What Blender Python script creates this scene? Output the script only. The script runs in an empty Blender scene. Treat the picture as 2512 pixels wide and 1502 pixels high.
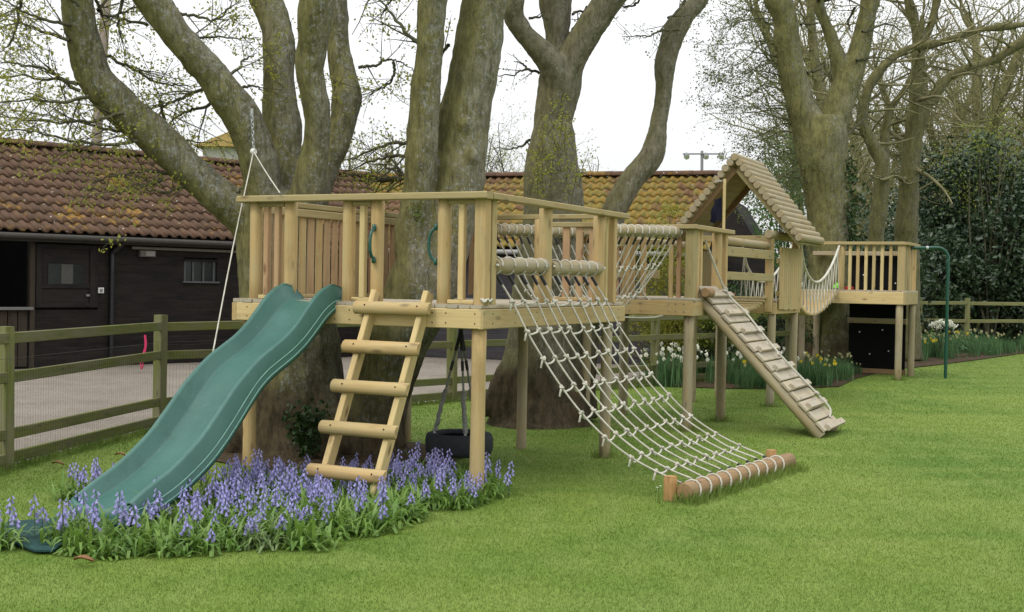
import bpy, bmesh, math, random
import numpy as np
from mathutils import Vector, Matrix, noise as mnoise

S = bpy.context.scene
COL = S.collection
# ------------------------------------------------------------------ camera
F_PX, CX, CY, CAM_H = 3000.0, 1256.0, 751.0, 1.65
PITCH, ROLL = math.atan(60/3000.0), math.radians(1.03)
fwd = Vector((0, math.cos(PITCH), -math.sin(PITCH)))
r0 = Vector((1, 0, 0)); u0 = Vector((0, math.sin(PITCH), math.cos(PITCH)))
right = r0*math.cos(ROLL) + u0*math.sin(ROLL)
upv = u0*math.cos(ROLL) - r0*math.sin(ROLL)
cam_d = bpy.data.cameras.new('camera'); cam = bpy.data.objects.new('camera', cam_d); COL.objects.link(cam)
cam_d.sensor_width = 36; cam_d.lens = F_PX/2512*36; cam_d.clip_start = .1; cam_d.clip_end = 600
cam.matrix_world = Matrix(((right.x, upv.x, -fwd.x, 0), (right.y, upv.y, -fwd.y, 0), (right.z, upv.z, -fwd.z, CAM_H), (0, 0, 0, 1)))
S.camera = cam
# ------------------------------------------------------------------ sky and light (bright overcast)
SUN_EL, SUN_AZ = math.radians(52), math.radians(-140)
w = bpy.data.worlds.new('World'); S.world = w; w.use_nodes = True
nt = w.node_tree; nt.nodes.clear()
sky = nt.nodes.new('ShaderNodeTexSky'); sky.sky_type = 'NISHITA'; sky.sun_disc = False
sky.sun_elevation = SUN_EL; sky.sun_rotation = SUN_AZ
hs = nt.nodes.new('ShaderNodeHueSaturation'); hs.inputs['Saturation'].default_value = .3
mx = nt.nodes.new('ShaderNodeMix'); mx.data_type = 'RGBA'; mx.inputs[0].default_value = .85
bg = nt.nodes.new('ShaderNodeBackground'); bg.inputs[1].default_value = .1
out = nt.nodes.new('ShaderNodeOutputWorld')
tcw = nt.nodes.new('ShaderNodeTexCoord'); spw = nt.nodes.new('ShaderNodeSeparateXYZ'); nt.links.new(tcw.outputs['Generated'], spw.inputs[0])
mrw = nt.nodes.new('ShaderNodeMapRange'); nt.links.new(spw.outputs[2], mrw.inputs[0]); mrw.inputs[3].default_value = 1/3; mrw.inputs[4].default_value = 1.0
cld = nt.nodes.new('ShaderNodeMix'); cld.data_type = 'RGBA'; cld.blend_type = 'MULTIPLY'; cld.inputs[0].default_value = 1      # overcast sky, zenith three times the horizon
cld.inputs[6].default_value = (21.5, 21.8, 22.2, 1); nt.links.new(mrw.outputs[0], cld.inputs[7]); nt.links.new(cld.outputs[2], mx.inputs[7])
nt.links.new(sky.outputs[0], hs.inputs['Color']); nt.links.new(hs.outputs[0], mx.inputs[6])
nt.links.new(mx.outputs[2], bg.inputs[0]); nt.links.new(bg.outputs[0], out.inputs[0])
sl = bpy.data.lights.new('sun', 'SUN'); sl.energy = 1.3; sl.angle = math.radians(18); sl.color = (1, .96, .9)
so = bpy.data.objects.new('sun', sl); COL.objects.link(so)
sd = Vector((math.sin(SUN_AZ)*math.cos(SUN_EL), math.cos(SUN_AZ)*math.cos(SUN_EL), math.sin(SUN_EL)))
so.rotation_euler = sd.to_track_quat('Z', 'Y').to_euler(); so.location = sd*60
S.view_settings.view_transform = 'Standard'; S.view_settings.look = 'None'
S.view_settings.exposure = .28; S.view_settings.gamma = 1; S.view_settings.use_curve_mapping = False
S.render.engine = 'CYCLES'
S.cycles.max_bounces = 6; S.cycles.diffuse_bounces = 3; S.cycles.glossy_bounces = 2
S.cycles.transmission_bounces = 4; S.cycles.transparent_max_bounces = 4

# ------------------------------------------------------------------ frames: surveying helpers
CAMP = Vector((0, 0, CAM_H))
def ray(px, py): return fwd + right*((px-CX)/F_PX) + upv*((CY-py)/F_PX)
def at(px, py, Y):
    d = ray(px, py); return CAMP + d*(Y/d.y)
def gz(px, py, z=0.0):
    d = ray(px, py); return CAMP + d*((z-CAM_H)/d.z)
def proj(P):
    d = Vector(P)-CAMP; Z = d.dot(fwd)
    return CX + F_PX*d.dot(right)/Z, CY - F_PX*d.dot(upv)/Z
TH = math.radians(63.4)
UU = Vector((math.cos(TH), math.sin(TH), 0)); VV = Vector((-UU.y, UU.x, 0)); ZZ = Vector((0, 0, 1))
_c = at(1185, 748, 9.2); CORNER = Vector((_c.x, _c.y, 0))
def W(a, b, z=0.0): return CORNER + UU*a + VV*b + ZZ*z     # frame of the play structure: a away, b to the left

# ------------------------------------------------------------------ object helpers
WM = {}
def tag(o, label=None, cat=None, group=None, kind=None):
    if label: o['label'] = label
    if cat: o['category'] = cat
    if group: o['group'] = group
    if kind: o['kind'] = kind
    return o
def link(o, M, parent=None):
    COL.objects.link(o); WM[o.name] = M
    if parent is not None:
        o.parent = parent; o.matrix_basis = WM[parent.name].inverted() @ M
    else: o.matrix_basis = M
    return o
def thing(name, label, cat, loc=(0, 0, 0), group=None):
    o = bpy.data.objects.new(name, None); o.empty_display_size = .1
    link(o, Matrix.Translation(Vector(loc))); return tag(o, label, cat, group)
def mesh_np(name, V, Fc, mat, smooth=False):
    me = bpy.data.meshes.new(name)
    V = np.asarray(V, dtype=np.float32)
    if isinstance(Fc, np.ndarray):
        n, k = Fc.shape
        me.vertices.add(len(V)); me.vertices.foreach_set('co', V.ravel())
        me.loops.add(n*k); me.loops.foreach_set('vertex_index', Fc.astype(np.int32).ravel())
        me.polygons.add(n); me.polygons.foreach_set('loop_start', np.arange(0, n*k, k, dtype=np.int32))
        me.update(calc_edges=True)
    else:
        me.from_pydata([tuple(map(float, v)) for v in V], [], Fc); me.update()
    if smooth: me.polygons.foreach_set('use_smooth', np.ones(len(me.polygons), dtype=bool))
    if mat: me.materials.append(mat)
    return me
def put(name, me, M=None, parent=None):
    return link(bpy.data.objects.new(name, me), M if M is not None else Matrix(), parent)
def world_mesh(name, V, Fc, mat, parent=None, smooth=False, origin=None):
    """mesh given in world coordinates; its origin goes to the parent or to its own middle"""
    V = np.asarray(V, dtype=np.float32)
    if origin is None:
        origin = WM[parent.name].translation if parent is not None else Vector([float(c) for c in (V.min(0)+V.max(0))/2])
    return put(name, mesh_np(name, V-np.array(origin, dtype=np.float32), Fc, mat, smooth), Matrix.Translation(origin), parent)
def frame(p0, p1, up=(0, 0, 1)):
    X = (Vector(p1)-Vector(p0)); L = X.length; X /= L
    up = Vector(up)
    if abs(X.dot(up)) > .98: up = UU if abs(X.dot(UU)) < .9 else VV
    Y = up.cross(X).normalized(); Z = X.cross(Y)
    M = Matrix(((X.x, Y.x, Z.x, p0[0]), (X.y, Y.y, Z.y, p0[1]), (X.z, Y.z, Z.z, p0[2]), (0, 0, 0, 1)))
    return M, L
rng = random.Random(7)
NR = np.random.default_rng(11)
_bc = {}
def beam_mesh(L, w_, h, mat, ch=.006):
    key = (round(L, 3), round(w_, 4), round(h, 4), mat.name)
    if key in _bc: return _bc[key]
    c = min(ch, w_*.25, h*.25); a, b = w_/2, h/2
    prof = [(a-c, -b), (a, -b+c), (a, b-c), (a-c, b), (-a+c, b), (-a, b-c), (-a, -b+c), (-a+c, -b)]
    V, Fc = [], []
    for x in (0, L):
        V += [(x, y, z) for y, z in prof]
    for i in range(8):
        j = (i+1) % 8; Fc.append((i, i+8, j+8, j)[::-1])
    Fc.append(tuple(range(8))[::-1]); Fc.append(tuple(range(8, 16)))
    me = mesh_np('beam', V, Fc, mat); _bc[key] = me; return me
def beam(name, p0, p1, w_, h, mat, parent=None, up=(0, 0, 1)):
    """squared timber, grain along its own X; w_ across, h along 'up'"""
    M, L = frame(p0, p1, up); return put(name, beam_mesh(L, w_, h, mat), M, parent)
_lc = {}
def log_mesh(L, r, mat, half=False, n=14, wob=.02, seed=0):
    key = (round(L, 3), round(r, 4), mat.name, half, seed)
    if key in _lc: return _lc[key]
    rr = random.Random(seed*77+5)
    xs = [0, .006, L*.2, L*.4, L*.6, L*.8, L-.006, L]; V, Fc = [], []
    lob = [1+wob*rr.uniform(-1, 1) for _ in range(n)]
    for k, x in enumerate(xs):
        f = (.9 if k in (0, 7) else 1)*(1+wob*rr.uniform(-1, 1))
        for i in range(n):
            if half:
                t = math.pi*i/(n-1); V.append((x, r*f*math.cos(t), r*.95*f*math.sin(t)))
            else:
                t = 2*math.pi*i/n; V.append((x, r*f*lob[i]*math.cos(t), r*f*lob[i]*math.sin(t)))
    for k in range(7):
        for i in range(n):
            j = (i+1) % n; Fc.append((k*n+i, k*n+j, (k+1)*n+j, (k+1)*n+i)[::-1])
    Fc.append(tuple(range(n))[::-1]); Fc.append(tuple(range(7*n, 8*n)))
    me = mesh_np('log', V, Fc, mat)
    sm = [len(p.vertices) == 4 and not (half and p.index % n == n-1) for p in me.polygons]
    me.polygons.foreach_set('use_smooth', sm)
    _lc[key] = me; return me
def log(name, p0, p1, r, mat, parent=None, half=False, up=(0, 0, 1), seed=None):
    M, L = frame(p0, p1, up)
    return put(name, log_mesh(L, r, mat, half, seed=rng.randrange(4) if seed is None else seed), M, parent)
def spline(pts, n):
    """Catmull-Rom through rows of any width"""
    P = np.array(pts, dtype=float); P = np.vstack([2*P[0]-P[1], P, 2*P[-1]-P[-2]]); o = []
    for i in range(1, len(P)-2):
        t = np.linspace(0, 1, n, endpoint=False)[:, None]; a, b, c, d = P[i-1:i+3]
        o.append(.5*(2*b+(c-a)*t+(2*a-5*b+4*c-d)*t**2+(3*b-a-3*c+d)*t**3))
    o.append(P[-2:-1]); return np.vstack(o)
def tube_arrays(P, R, k=6, base=0, cap=True):
    P = np.asarray(P, float); n = len(P); R = np.broadcast_to(np.asarray(R, float), (n,))
    T = np.gradient(P, axis=0); T /= np.linalg.norm(T, axis=1)[:, None]+1e-9
    C3 = T.T @ T; ref = np.linalg.eigh(C3+np.diag([1e-7, 2e-7, 0]))[1][:, 0]
    A = np.cross(T, ref); A /= np.linalg.norm(A, axis=1)[:, None]+1e-9; B = np.cross(T, A)
    t = np.arange(k)*2*np.pi/k
    V = P[:, None, :] + R[:, None, None]*(A[:, None, :]*np.cos(t)[None, :, None] + B[:, None, :]*np.sin(t)[None, :, None])
    i = np.arange(n-1)[:, None]*k; j = np.arange(k)[None, :]; j2 = (j+1) % k
    Fq = np.stack([i+j, i+j2, i+k+j2, i+k+j], -1).reshape(-1, 4) + base
    return V.reshape(-1, 3), Fq
class Tubes:
    def __init__(s): s.V = []; s.F = []; s.n = 0
    def add(s, P, R, k=6):
        V, Fq = tube_arrays(P, R, k, s.n); s.V.append(V); s.F.append(Fq); s.n += len(V)
    def build(s, name, mat, parent=None, smooth=True, origin=None):
        return world_mesh(name, np.vstack(s.V), np.vstack(s.F), mat, parent, smooth, origin)
    def mesh(s, name, mat): return mesh_np(name, np.vstack(s.V), np.vstack(s.F), mat, True)
def rope(name, pts, r, mat, parent=None, k=6, n=4):
    P = spline(pts, n) if n > 1 else np.array(pts, float)
    t = Tubes(); t.add(P, r, k); return t.build(name, mat, parent)
def box_arrays(c, ax, ay, az):
    c = np.array(c); ax, ay, az = map(np.array, (ax, ay, az)); V = []
    for i in (-1, 1):
        for j in (-1, 1):
            for k in (-1, 1): V.append(c+i*ax+j*ay+k*az)
    return V, [(0, 1, 3, 2), (4, 6, 7, 5), (0, 4, 5, 1), (2, 3, 7, 6), (0, 2, 6, 4), (1, 5, 7, 3)]
def leaf_arrays(P, size, r_, up_bias=0.0, aspect=.55):
    """folded four-point leaves at P"""
    P = np.asarray(P, float); n = len(P); s = size*r_.uniform(.6, 1.3, n)[:, None]
    d = r_.normal(size=(n, 3)); d[:, 2] += up_bias; d /= np.linalg.norm(d, axis=1)[:, None]
    q = r_.normal(size=(n, 3)); a = np.cross(d, q); a /= np.linalg.norm(a, axis=1)[:, None]+1e-9
    b = np.cross(a, d)
    V = np.stack([P, P+d*s*.5+a*s*aspect*.5+b*s*.1, P+d*s, P+d*s*.5-a*s*aspect*.5+b*s*.1], 1).reshape(-1, 3)
    i = np.arange(n)[:, None]*4
    Fq = np.concatenate([i+np.array([[0, 1, 2]]), i+np.array([[0, 2, 3]])], 0)
    return V, Fq

# ------------------------------------------------------------------ materials
class NT:
    def __init__(s, name):
        s.m = bpy.data.materials.new(name); s.m.use_nodes = True; s.t = s.m.node_tree
        s.b = s.t.nodes['Principled BSDF']; s.o = s.t.nodes['Material Output']
    def n(s, typ, **kw):
        x = s.t.nodes.new('ShaderNode'+typ)
        for k, v in kw.items(): setattr(x, k, v)
        return x
    def l(s, a, b): s.t.links.new(a, b)
    def noise(s, vec, scale, det=4, rough=.55, dist=0):
        x = s.n('TexNoise'); x.inputs['Scale'].default_value = scale; x.inputs['Detail'].default_value = det
        x.inputs['Roughness'].default_value = rough; x.inputs['Distortion'].default_value = dist
        if vec is not None: s.l(vec, x.inputs['Vector'])
        return x.outputs['Fac']
    def ramp(s, fac, *stops):
        x = s.n('ValToRGB'); el = x.color_ramp.elements
        while len(el) < len(stops): el.new(.5)
        for e, (p, c) in zip(el, stops): e.position = p; e.color = (*c, 1) if len(c) == 3 else c
        s.l(fac, x.inputs[0]); return x.outputs[0]
    def mix(s, fac, a, b, blend='MIX'):
        x = s.n('Mix', data_type='RGBA', blend_type=blend)
        for i, v in ((0, fac), (6, a), (7, b)):
            if isinstance(v, (int, float)): x.inputs[i].default_value = v
            elif isinstance(v, tuple): x.inputs[i].default_value = (*v, 1)
            else: s.l(v, x.inputs[i])
        return x.outputs[2]
    def math(s, op, a, b=None, clamp=False):
        x = s.n('Math', operation=op, use_clamp=clamp)
        for i, v in ((0, a), (1, b)):
            if v is None: continue
            if isinstance(v, (int, float)): x.inputs[i].default_value = v
            else: s.l(v, x.inputs[i])
        return x.outputs[0]
    def maprange(s, v, a, b, c=0., d=1.):
        x = s.n('MapRange'); s.l(v, x.inputs[0])
        for i, q in enumerate((a, b, c, d)): x.inputs[i+1].default_value = q
        return x.outputs[0]
    def scaled(s, vec, sc):
        x = s.n('VectorMath', operation='MULTIPLY'); s.l(vec, x.inputs[0]); x.inputs[1].default_value = sc; return x.outputs[0]
    def vadd(s, a, b):
        x = s.n('VectorMath', operation='ADD'); s.l(a, x.inputs[0]); s.l(b, x.inputs[1]); return x.outputs[0]
    def rand(s): return s.n('ObjectInfo').outputs['Random']
    def objc(s): return s.n('TexCoord').outputs['Object']
    def pos(s): return s.n('NewGeometry').outputs['Position']
    def bump(s, h, strength=.3, dist=.01):
        x = s.n('Bump'); x.inputs['Strength'].default_value = strength; x.inputs['Distance'].default_value = dist
        s.l(h, x.inputs['Height']); s.l(x.outputs[0], s.b.inputs['Normal'])
    def col(s, c):
        if isinstance(c, tuple): s.b.inputs['Base Color'].default_value = (*c, 1)
        else: s.l(c, s.b.inputs['Base Color'])
    def rough(s, r, spec=.3):
        s.b.inputs['Roughness'].default_value = r; s.b.inputs['Specular IOR Level'].default_value = spec
def m_wood(name, light, dark, knot, tints, rough=.75, weather=0.0, grey=(.3, .29, .25)):
    m = NT(name); o = m.objc(); rnd = m.rand()
    off = m.n('CombineXYZ'); 
    for i, k in enumerate((37., 53., 71.)): m.l(m.math('MULTIPLY', rnd, k), off.inputs[i])
    o2 = m.vadd(o, off.outputs[0])
    g = m.noise(m.scaled(o2, (1.1, 26, 26)), 2.0, 6, .6, .6)
    g2 = m.noise(m.scaled(o2, (.6, 5, 5)), 2.0, 3)
    c = m.mix(m.maprange(g, .35, .68), light, dark)
    c = m.mix(m.maprange(g2, .35, .7, 0, .55), c, tints[0])
    x = m.n('ValToRGB'); m.l(rnd, x.inputs[0]); x.color_ramp.interpolation = 'LINEAR'
    el = x.color_ramp.elements; el[0].color = (*tints[1], 1); el[1].color = (*tints[2], 1)
    c = m.mix(1.0, c, x.outputs[0], 'MULTIPLY')
    st = m.noise(m.scaled(o2, (2.2, 7, 7)), 1.3, 4, .6); c = m.mix(m.maprange(st, .54, .70, 0, .45), c, tuple(q*.62 for q in dark))
    v = m.n('TexVoronoi'); v.inputs['Scale'].default_value = 1.0; m.l(m.scaled(o2, (3.2, 9, 9)), v.inputs['Vector'])
    kn = m.maprange(v.outputs['Distance'], .07, .20, 1, 0)
    c = m.mix(m.math('MULTIPLY', kn, .8), c, knot)
    if weather:
        wn = m.noise(m.scaled(o2, (1.5, 6, 6)), 1.6, 5, .65)
        c = m.mix(m.maprange(wn, .4, .65, 0, weather), c, grey)
    m.col(c); m.rough(rough, .25); m.bump(g, .25, .004); return m.m
PINE = m_wood('new_pine', (.49, .362, .180), (.375, .268, .125), (.13, .075, .035), ((.42, .33, .18), (1.0, .91, .80), (.86, .86, .78)), weather=.35, grey=(.36, .34, .2))
PINE_PINK = m_wood('reddish_pine', (.43, .295, .18), (.31, .20, .12), (.15, .07, .04), ((.42, .29, .17), (1, .9, .82), (.93, .95, .85)))
PINE_PALE = m_wood('pale_pine', (.57, .44, .235), (.46, .34, .17), (.12, .075, .04), ((.52, .42, .23), (1, .96, .88), (.9, .95, .85)))
PINE_RAIL = m_wood('rail_pine', (.39, .30, .155), (.30, .225, .11), (.12, .075, .04), ((.34, .285, .155), (.97, .94, .86), (.86, .89, .78)), weather=.4, grey=(.31, .28, .165))
PINE_LOG = m_wood('weathered_log', (.37, .285, .165), (.28, .21, .115), (.13, .09, .05), ((.33, .29, .19), (.96, .96, .9), (.88, .9, .86)), weather=.4)
PINE_GREY = m_wood('greyed_plank', (.42, .355, .25), (.33, .27, .185), (.2, .15, .1), ((.37, .34, .28), (1, 1, .97), (.88, .88, .86)), weather=.55, grey=(.36, .33, .27))
PINE_BROWN = m_wood('brown_rail_timber', (.31, .20, .105), (.21, .132, .066), (.09, .05, .03), ((.22, .17, .1), (1, .95, .9), (.9, .9, .85)))
FENCE = m_wood('mossy_fence_timber', (.17, .185, .055), (.105, .115, .035), (.06, .05, .03), ((.16, .145, .075), (1, 1, .85), (.85, .9, .75)), rough=.9, weather=.75, grey=(.17, .155, .105))
BLACKWOOD = m_wood('black_stained_board', (.0075, .006, .0052), (.0045, .0037, .0032), (.006, .005, .004), ((.021, .017, .014), (1, .9, .85), (.8, .85, .9)), rough=.7, weather=.75, grey=(.021, .016, .012))
def plain(name, c, rough=.5, spec=.4, metal=0., var=.12, sc=12., bump=0.):
    m = NT(name); n_ = m.noise(m.objc(), sc, 4)
    m.col(m.mix(m.maprange(n_, .3, .7), tuple(x*(1-var) for x in c), tuple(min(1, x*(1+var)) for x in c)))
    m.rough(rough, spec); m.b.inputs['Metallic'].default_value = metal
    if bump: m.bump(n_, bump, .003)
    return m.m
SLIDE_M = plain('green_plastic', (.036, .122, .098), .42, .45, 0, .10, 3.)
HANDLE_M = plain('dark_green_plastic', (.008, .07, .05), .35, .5)
POLE_M = plain('green_paint', (.004, .055, .034), .3, .5)
BLACKPL = plain('black_plastic', (.012, .012, .013), .5, .4)
RUBBER = plain('tyre_rubber', (.017, .02, .023), .75, .3, 0, .2, 25, .3)
STEEL = plain('galvanised_steel', (.42, .43, .43), .45, .5, .6)
WHITEISH = plain('white_plastic', (.62, .62, .58), .5)
GREYMETAL = plain('dull_grey_metal', (.17, .175, .17), .6)
GUTTER = plain('weathered_gutter', (.045, .041, .034), .8)
BARM = plain('weathered_bar', (.075, .078, .078), .7)
DARKIN = plain('dark_interior', (.006, .006, .006), .9, .1)
GLASSM = plain('dusty_window_glass', (.012, .016, .018), .12, .5)
PINKR = plain('pink_rope', (.72, .045, .16), .7)
REDP = plain('red_plastic', (.45, .012, .01), .4)
LIMEP = plain('lime_plastic', (.16, .5, .03), .4)
NAVY = plain('navy_cloth', (.012, .013, .024), .9, .1)
CEMENT = plain('pale_render', (.42, .41, .38), .9, .2)
MATM = plain('green_rubber_mat', (.018, .05, .046), .9, .15, 0, .4, 60., .5)
def m_rope():
    m = NT('pale_rope'); o = m.objc()
    wv = m.n('TexWave'); wv.inputs['Scale'].default_value = 45; wv.inputs['Distortion'].default_value = 2; m.l(o, wv.inputs['Vector'])
    n_ = m.noise(m.pos(), 9, 4)
    m.col(m.mix(m.maprange(n_, .35, .7), (.52, .50, .43), (.40, .38, .31))); m.rough(.9, .1); m.bump(wv.outputs['Fac'], .4, .004); return m.m
ROPE = m_rope()
def sp2(m, p):
    x = m.n('SeparateXYZ'); m.l(p, x.inputs[0]); return x.outputs[2]
def m_bark(name, moss, grey, lich, moss_amt=.5, scale=1.0, dark=(.045, .04, .028), root=.9):
    m = NT(name); p = m.pos()
    geo = m.n('NewGeometry'); sp = m.n('SeparateXYZ'); m.l(geo.outputs['Normal'], sp.inputs[0])
    warp = m.scaled(p, (1, 1, .35))
    big = m.noise(p, 1.6*scale, 5, .6); mid = m.noise(warp, 14*scale, 6, .65, .4); fine = m.noise(warp, 60*scale, 4, .7, .3)
    side = m.math('MULTIPLY', sp.outputs[0], -.35)
    mf = m.math('ADD', m.math('ADD', m.math('MULTIPLY', big, 1.6), side), moss_amt-.85)
    c = m.mix(m.maprange(mf, .1, .55), grey, moss)
    c = m.mix(m.maprange(mid, .40, .66, 0, .75), c, tuple(x*.42 for x in moss))
    l1 = m.noise(p, 22*scale, 5, .7)
    lm = m.math('MULTIPLY', m.maprange(l1, .50, .58), m.maprange(m.math('ADD', big, m.math('MULTIPLY', sp.outputs[0], .42)), .40, .56))
    c = m.mix(m.math('MULTIPLY', lm, .7), c, m.mix(m.maprange(m.noise(p, 48*scale, 3, .7), .4, .6), lich, tuple(x*.35 for x in lich)))
    c = m.mix(m.maprange(fine, .50, .66, 0, .5), c, dark)
    fis = m.noise(m.scaled(p, (1, 1, .10)), 34*scale, 5, .75, .8)
    c = m.mix(m.maprange(fis, .53, .64, 0, .6), c, dark)
    hz_s = m.math('ADD', sp2(m, p), m.math('MULTIPLY', m.math('SUBTRACT', big, .5), 2.2))       # old rough brown bark low on the bole, darkness partly painted shade; ragged top
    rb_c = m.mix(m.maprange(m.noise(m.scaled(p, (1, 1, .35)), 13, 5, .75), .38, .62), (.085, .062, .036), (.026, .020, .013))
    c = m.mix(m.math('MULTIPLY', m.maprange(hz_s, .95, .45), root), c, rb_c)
    sc_ = m.noise(p, 5.5*scale, 4, .7)
    c = m.mix(m.maprange(sc_, .60, .70, 0, .5), c, (.10, .085, .055))
    m.col(c); m.rough(.95, .1)
    m.bump(m.math('ADD', m.math('ADD', m.math('MULTIPLY', mid, .6), m.math('MULTIPLY', fine, .6)), m.math('MULTIPLY', fis, -.6)), .6, .014)
    return m.m
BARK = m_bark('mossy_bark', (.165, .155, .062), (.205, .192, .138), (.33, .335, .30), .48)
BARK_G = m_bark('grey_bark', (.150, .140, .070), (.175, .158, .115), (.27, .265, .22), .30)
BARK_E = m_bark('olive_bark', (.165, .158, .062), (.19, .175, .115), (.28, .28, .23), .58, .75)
BARK_F = m_bark('far_bark', (.155, .145, .06), (.155, .14, .10), (.24, .23, .18), .6, root=0.)
TWIG = plain('twig_bark', (.085, .082, .052), .9, .1, 0, .35, 4)
TWIG_F = plain('far_twig_bark', (.185, .17, .095), .95, .05, 0, .3, 3)
def m_leaf(name, c1, c2, trans=.35, sc=3., rough=.5, spec=.25, rnd=0.0):
    m = NT(name); n_ = m.noise(m.pos(), sc, 3)
    geo = m.n('NewGeometry')
    f = m.math('ADD', m.math('MULTIPLY', m.maprange(n_, .3, .7), .5), m.math('MULTIPLY', geo.outputs['Random Per Island'], .5))
    c = m.mix(f, c1, c2)
    m.col(c); m.rough(rough, spec)
    if trans:
        tr = m.n('BsdfTranslucent'); m.l(m.mix(.5, c, tuple(min(1, x*1.6) for x in c2)), tr.inputs[0])
        ms = m.n('MixShader'); ms.inputs[0].default_value = trans
        m.l(m.b.outputs[0], ms.inputs[1]); m.l(tr.outputs[0], ms.inputs[2]); m.l(ms.outputs[0], m.o.inputs[0])
    return m.m
BUD = m_leaf('young_leaf', (.15, .17, .035), (.30, .30, .05), .45)
BUD_D = m_leaf('dark_young_leaf', (.06, .075, .03), (.14, .16, .045), .35)
BUSH = m_leaf('fresh_bush_leaf', (.07, .115, .02), (.20, .235, .04), .4)
HOLLY = m_leaf('evergreen_leaf', (.013, .028, .013), (.048, .080, .034), .08, 2., .38, .4)
IVY = m_leaf('ivy_leaf', (.012, .03, .009), (.04, .075, .02), .15, 4.)
BLUE_LEAF = m_leaf('bluebell_leaf', (.075, .165, .028), (.17, .27, .05), .3, 6., .42, .35)
BLUE_LEAF2 = m_leaf('grey_green_leaf', (.09, .15, .05), (.2, .27, .10), .3, 6., .45, .35)
BELL = m_leaf('bluebell_petal', (.205, .195, .44), (.47, .44, .76), .35, 30., .6)
BELL_STEM = m_leaf('bluebell_stem', (.06, .11, .04), (.10, .13, .10), .2)
DAFF_LEAF = m_leaf('daffodil_leaf', (.04, .10, .036), (.105, .195, .075), .25, 5.)
PETAL_Y = m_leaf('yellow_petal', (.55, .40, .02), (.75, .6, .05), .3)
PETAL_W = m_leaf('white_petal', (.70, .70, .55), (.85, .85, .75), .3)
FORS = m_leaf('yellow_shrub_leaf', (.085, .12, .02), (.26, .24, .03), .35)
DEADLEAF = m_leaf('dead_leaf', (.15, .068, .026), (.22, .11, .045), .1)
def m_grass(name, blade):
    m = NT(name); p = m.pos()
    a = m.noise(m.scaled(p, (1, .55, 0)), .55, 4, .6); b = m.noise(m.scaled(p, (1, .5, 0)), 3.2, 4, .6); f = m.noise(p, 70, 3, .7)
    c = m.mix(m.maprange(a, .35, .65), (.088, .158, .024), (.162, .222, .040))
    c = m.mix(m.maprange(b, .45, .72, 0, .75), c, (.180, .236, .060))
    c = m.mix(m.maprange(m.noise(p, 1.3, 5, .7), .56, .7, 0, .55), c, (.080, .150, .022))
    st_ = m.noise(m.vadd(m.scaled(p, (.22, 1.5, 0)), m.scaled(p, (0, 0, 0))), 1.0, 3, .5)
    c = m.mix(m.maprange(st_, .50, .66, 0, .5), c, (.175, .24, .056)); c = m.mix(m.maprange(st_, .46, .34, 0, .3), c, (.065, .145, .02))
    if blade:
        g = m.n('NewGeometry')
        c = m.mix(m.math('MULTIPLY', g.outputs['Random Per Island'], .3), c, (.23, .29, .09))
    else: c = m.mix(m.maprange(f, .4, .7, 0, .6), c, (.075, .105, .022))
    m.col(c); m.rough(.8, .1)
    if blade:
        tr = m.n('BsdfTranslucent'); m.l(c, tr.inputs[0]); ms = m.n('MixShader'); ms.inputs[0].default_value = .4
        m.l(m.b.outputs[0], ms.inputs[1]); m.l(tr.outputs[0], ms.inputs[2]); m.l(ms.outputs[0], m.o.inputs[0])
    else: m.bump(f, .2, .02)
    return m.m
GRASS_G = m_grass('lawn_ground', False); GRASS_B = m_grass('grass_blade', True)
def m_yard():
    m = NT('gravel_yard'); p = m.pos(); n1 = m.noise(p, 1.2, 5, .6); n2 = m.noise(p, 45, 3, .7); n3 = m.noise(p, 9, 4, .7)
    c = m.mix(m.maprange(n1, .35, .65), (.155, .135, .11), (.205, .18, .145))
    c = m.mix(m.maprange(n3, .55, .7, 0, .6), c, (.13, .09, .07)); c = m.mix(m.maprange(n2, .55, .72), c, (.33, .31, .27))
    c = m.mix(m.maprange(n2, .42, .3, 0, .6), c, (.09, .08, .065)); m.col(c); m.rough(.95, .1); m.bump(n2, .6, .02); return m.m
YARD = m_yard()
def m_soil():
    m = NT('bare_soil'); p = m.pos(); n2 = m.noise(p, 18, 5, .7)
    m.col(m.mix(m.maprange(n2, .35, .68), (.035, .024, .014), (.10, .075, .045))); m.rough(.95, .1); m.bump(n2, .8, .04); return m.m
SOIL = m_soil()
def m_tile(name, base, base2, l1, l2, amt, white=.3, rw=.12):
    m = NT(name); p = m.pos(); rnd = m.rand()
    c = m.mix(rnd, base, base2)
    n1 = m.noise(p, .75, 4, .6); n2 = m.noise(p, 7, 5, .65); n3 = m.noise(p, 26, 3, .7)
    c = m.mix(m.maprange(n3, .4, .7, 0, .5), c, tuple(x*.55 for x in base))
    f = m.math('ADD', m.math('MULTIPLY', n1, .9), m.math('ADD', m.math('MULTIPLY', n2, .55), m.math('MULTIPLY', m.math('SUBTRACT', rnd, .4), rw)))
    c = m.mix(m.math('MULTIPLY', m.maprange(f, amt, amt+.1), .85), c, m.mix(m.maprange(m.noise(p, 11, 3), .4, .6), l1, l2))
    v = m.n('TexVoronoi'); v.inputs['Scale'].default_value = 5.; m.l(p, v.inputs['Vector'])
    c = m.mix(m.maprange(v.outputs['Distance'], .05, .11, white, 0), c, (.55, .54, .5))
    m.col(c); m.rough(.9, .15); m.bump(n3, .3, .008); return m.m
TILE1 = m_tile('brown_pantile', (.112, .066, .042), (.076, .049, .033), (.27, .14, .028), (.17, .125, .035), .80, .6)
TILE2 = m_tile('lichened_pantile', (.145, .082, .042), (.085, .064, .046), (.24, .145, .028), (.13, .128, .034), .56, .6, .7)

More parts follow.
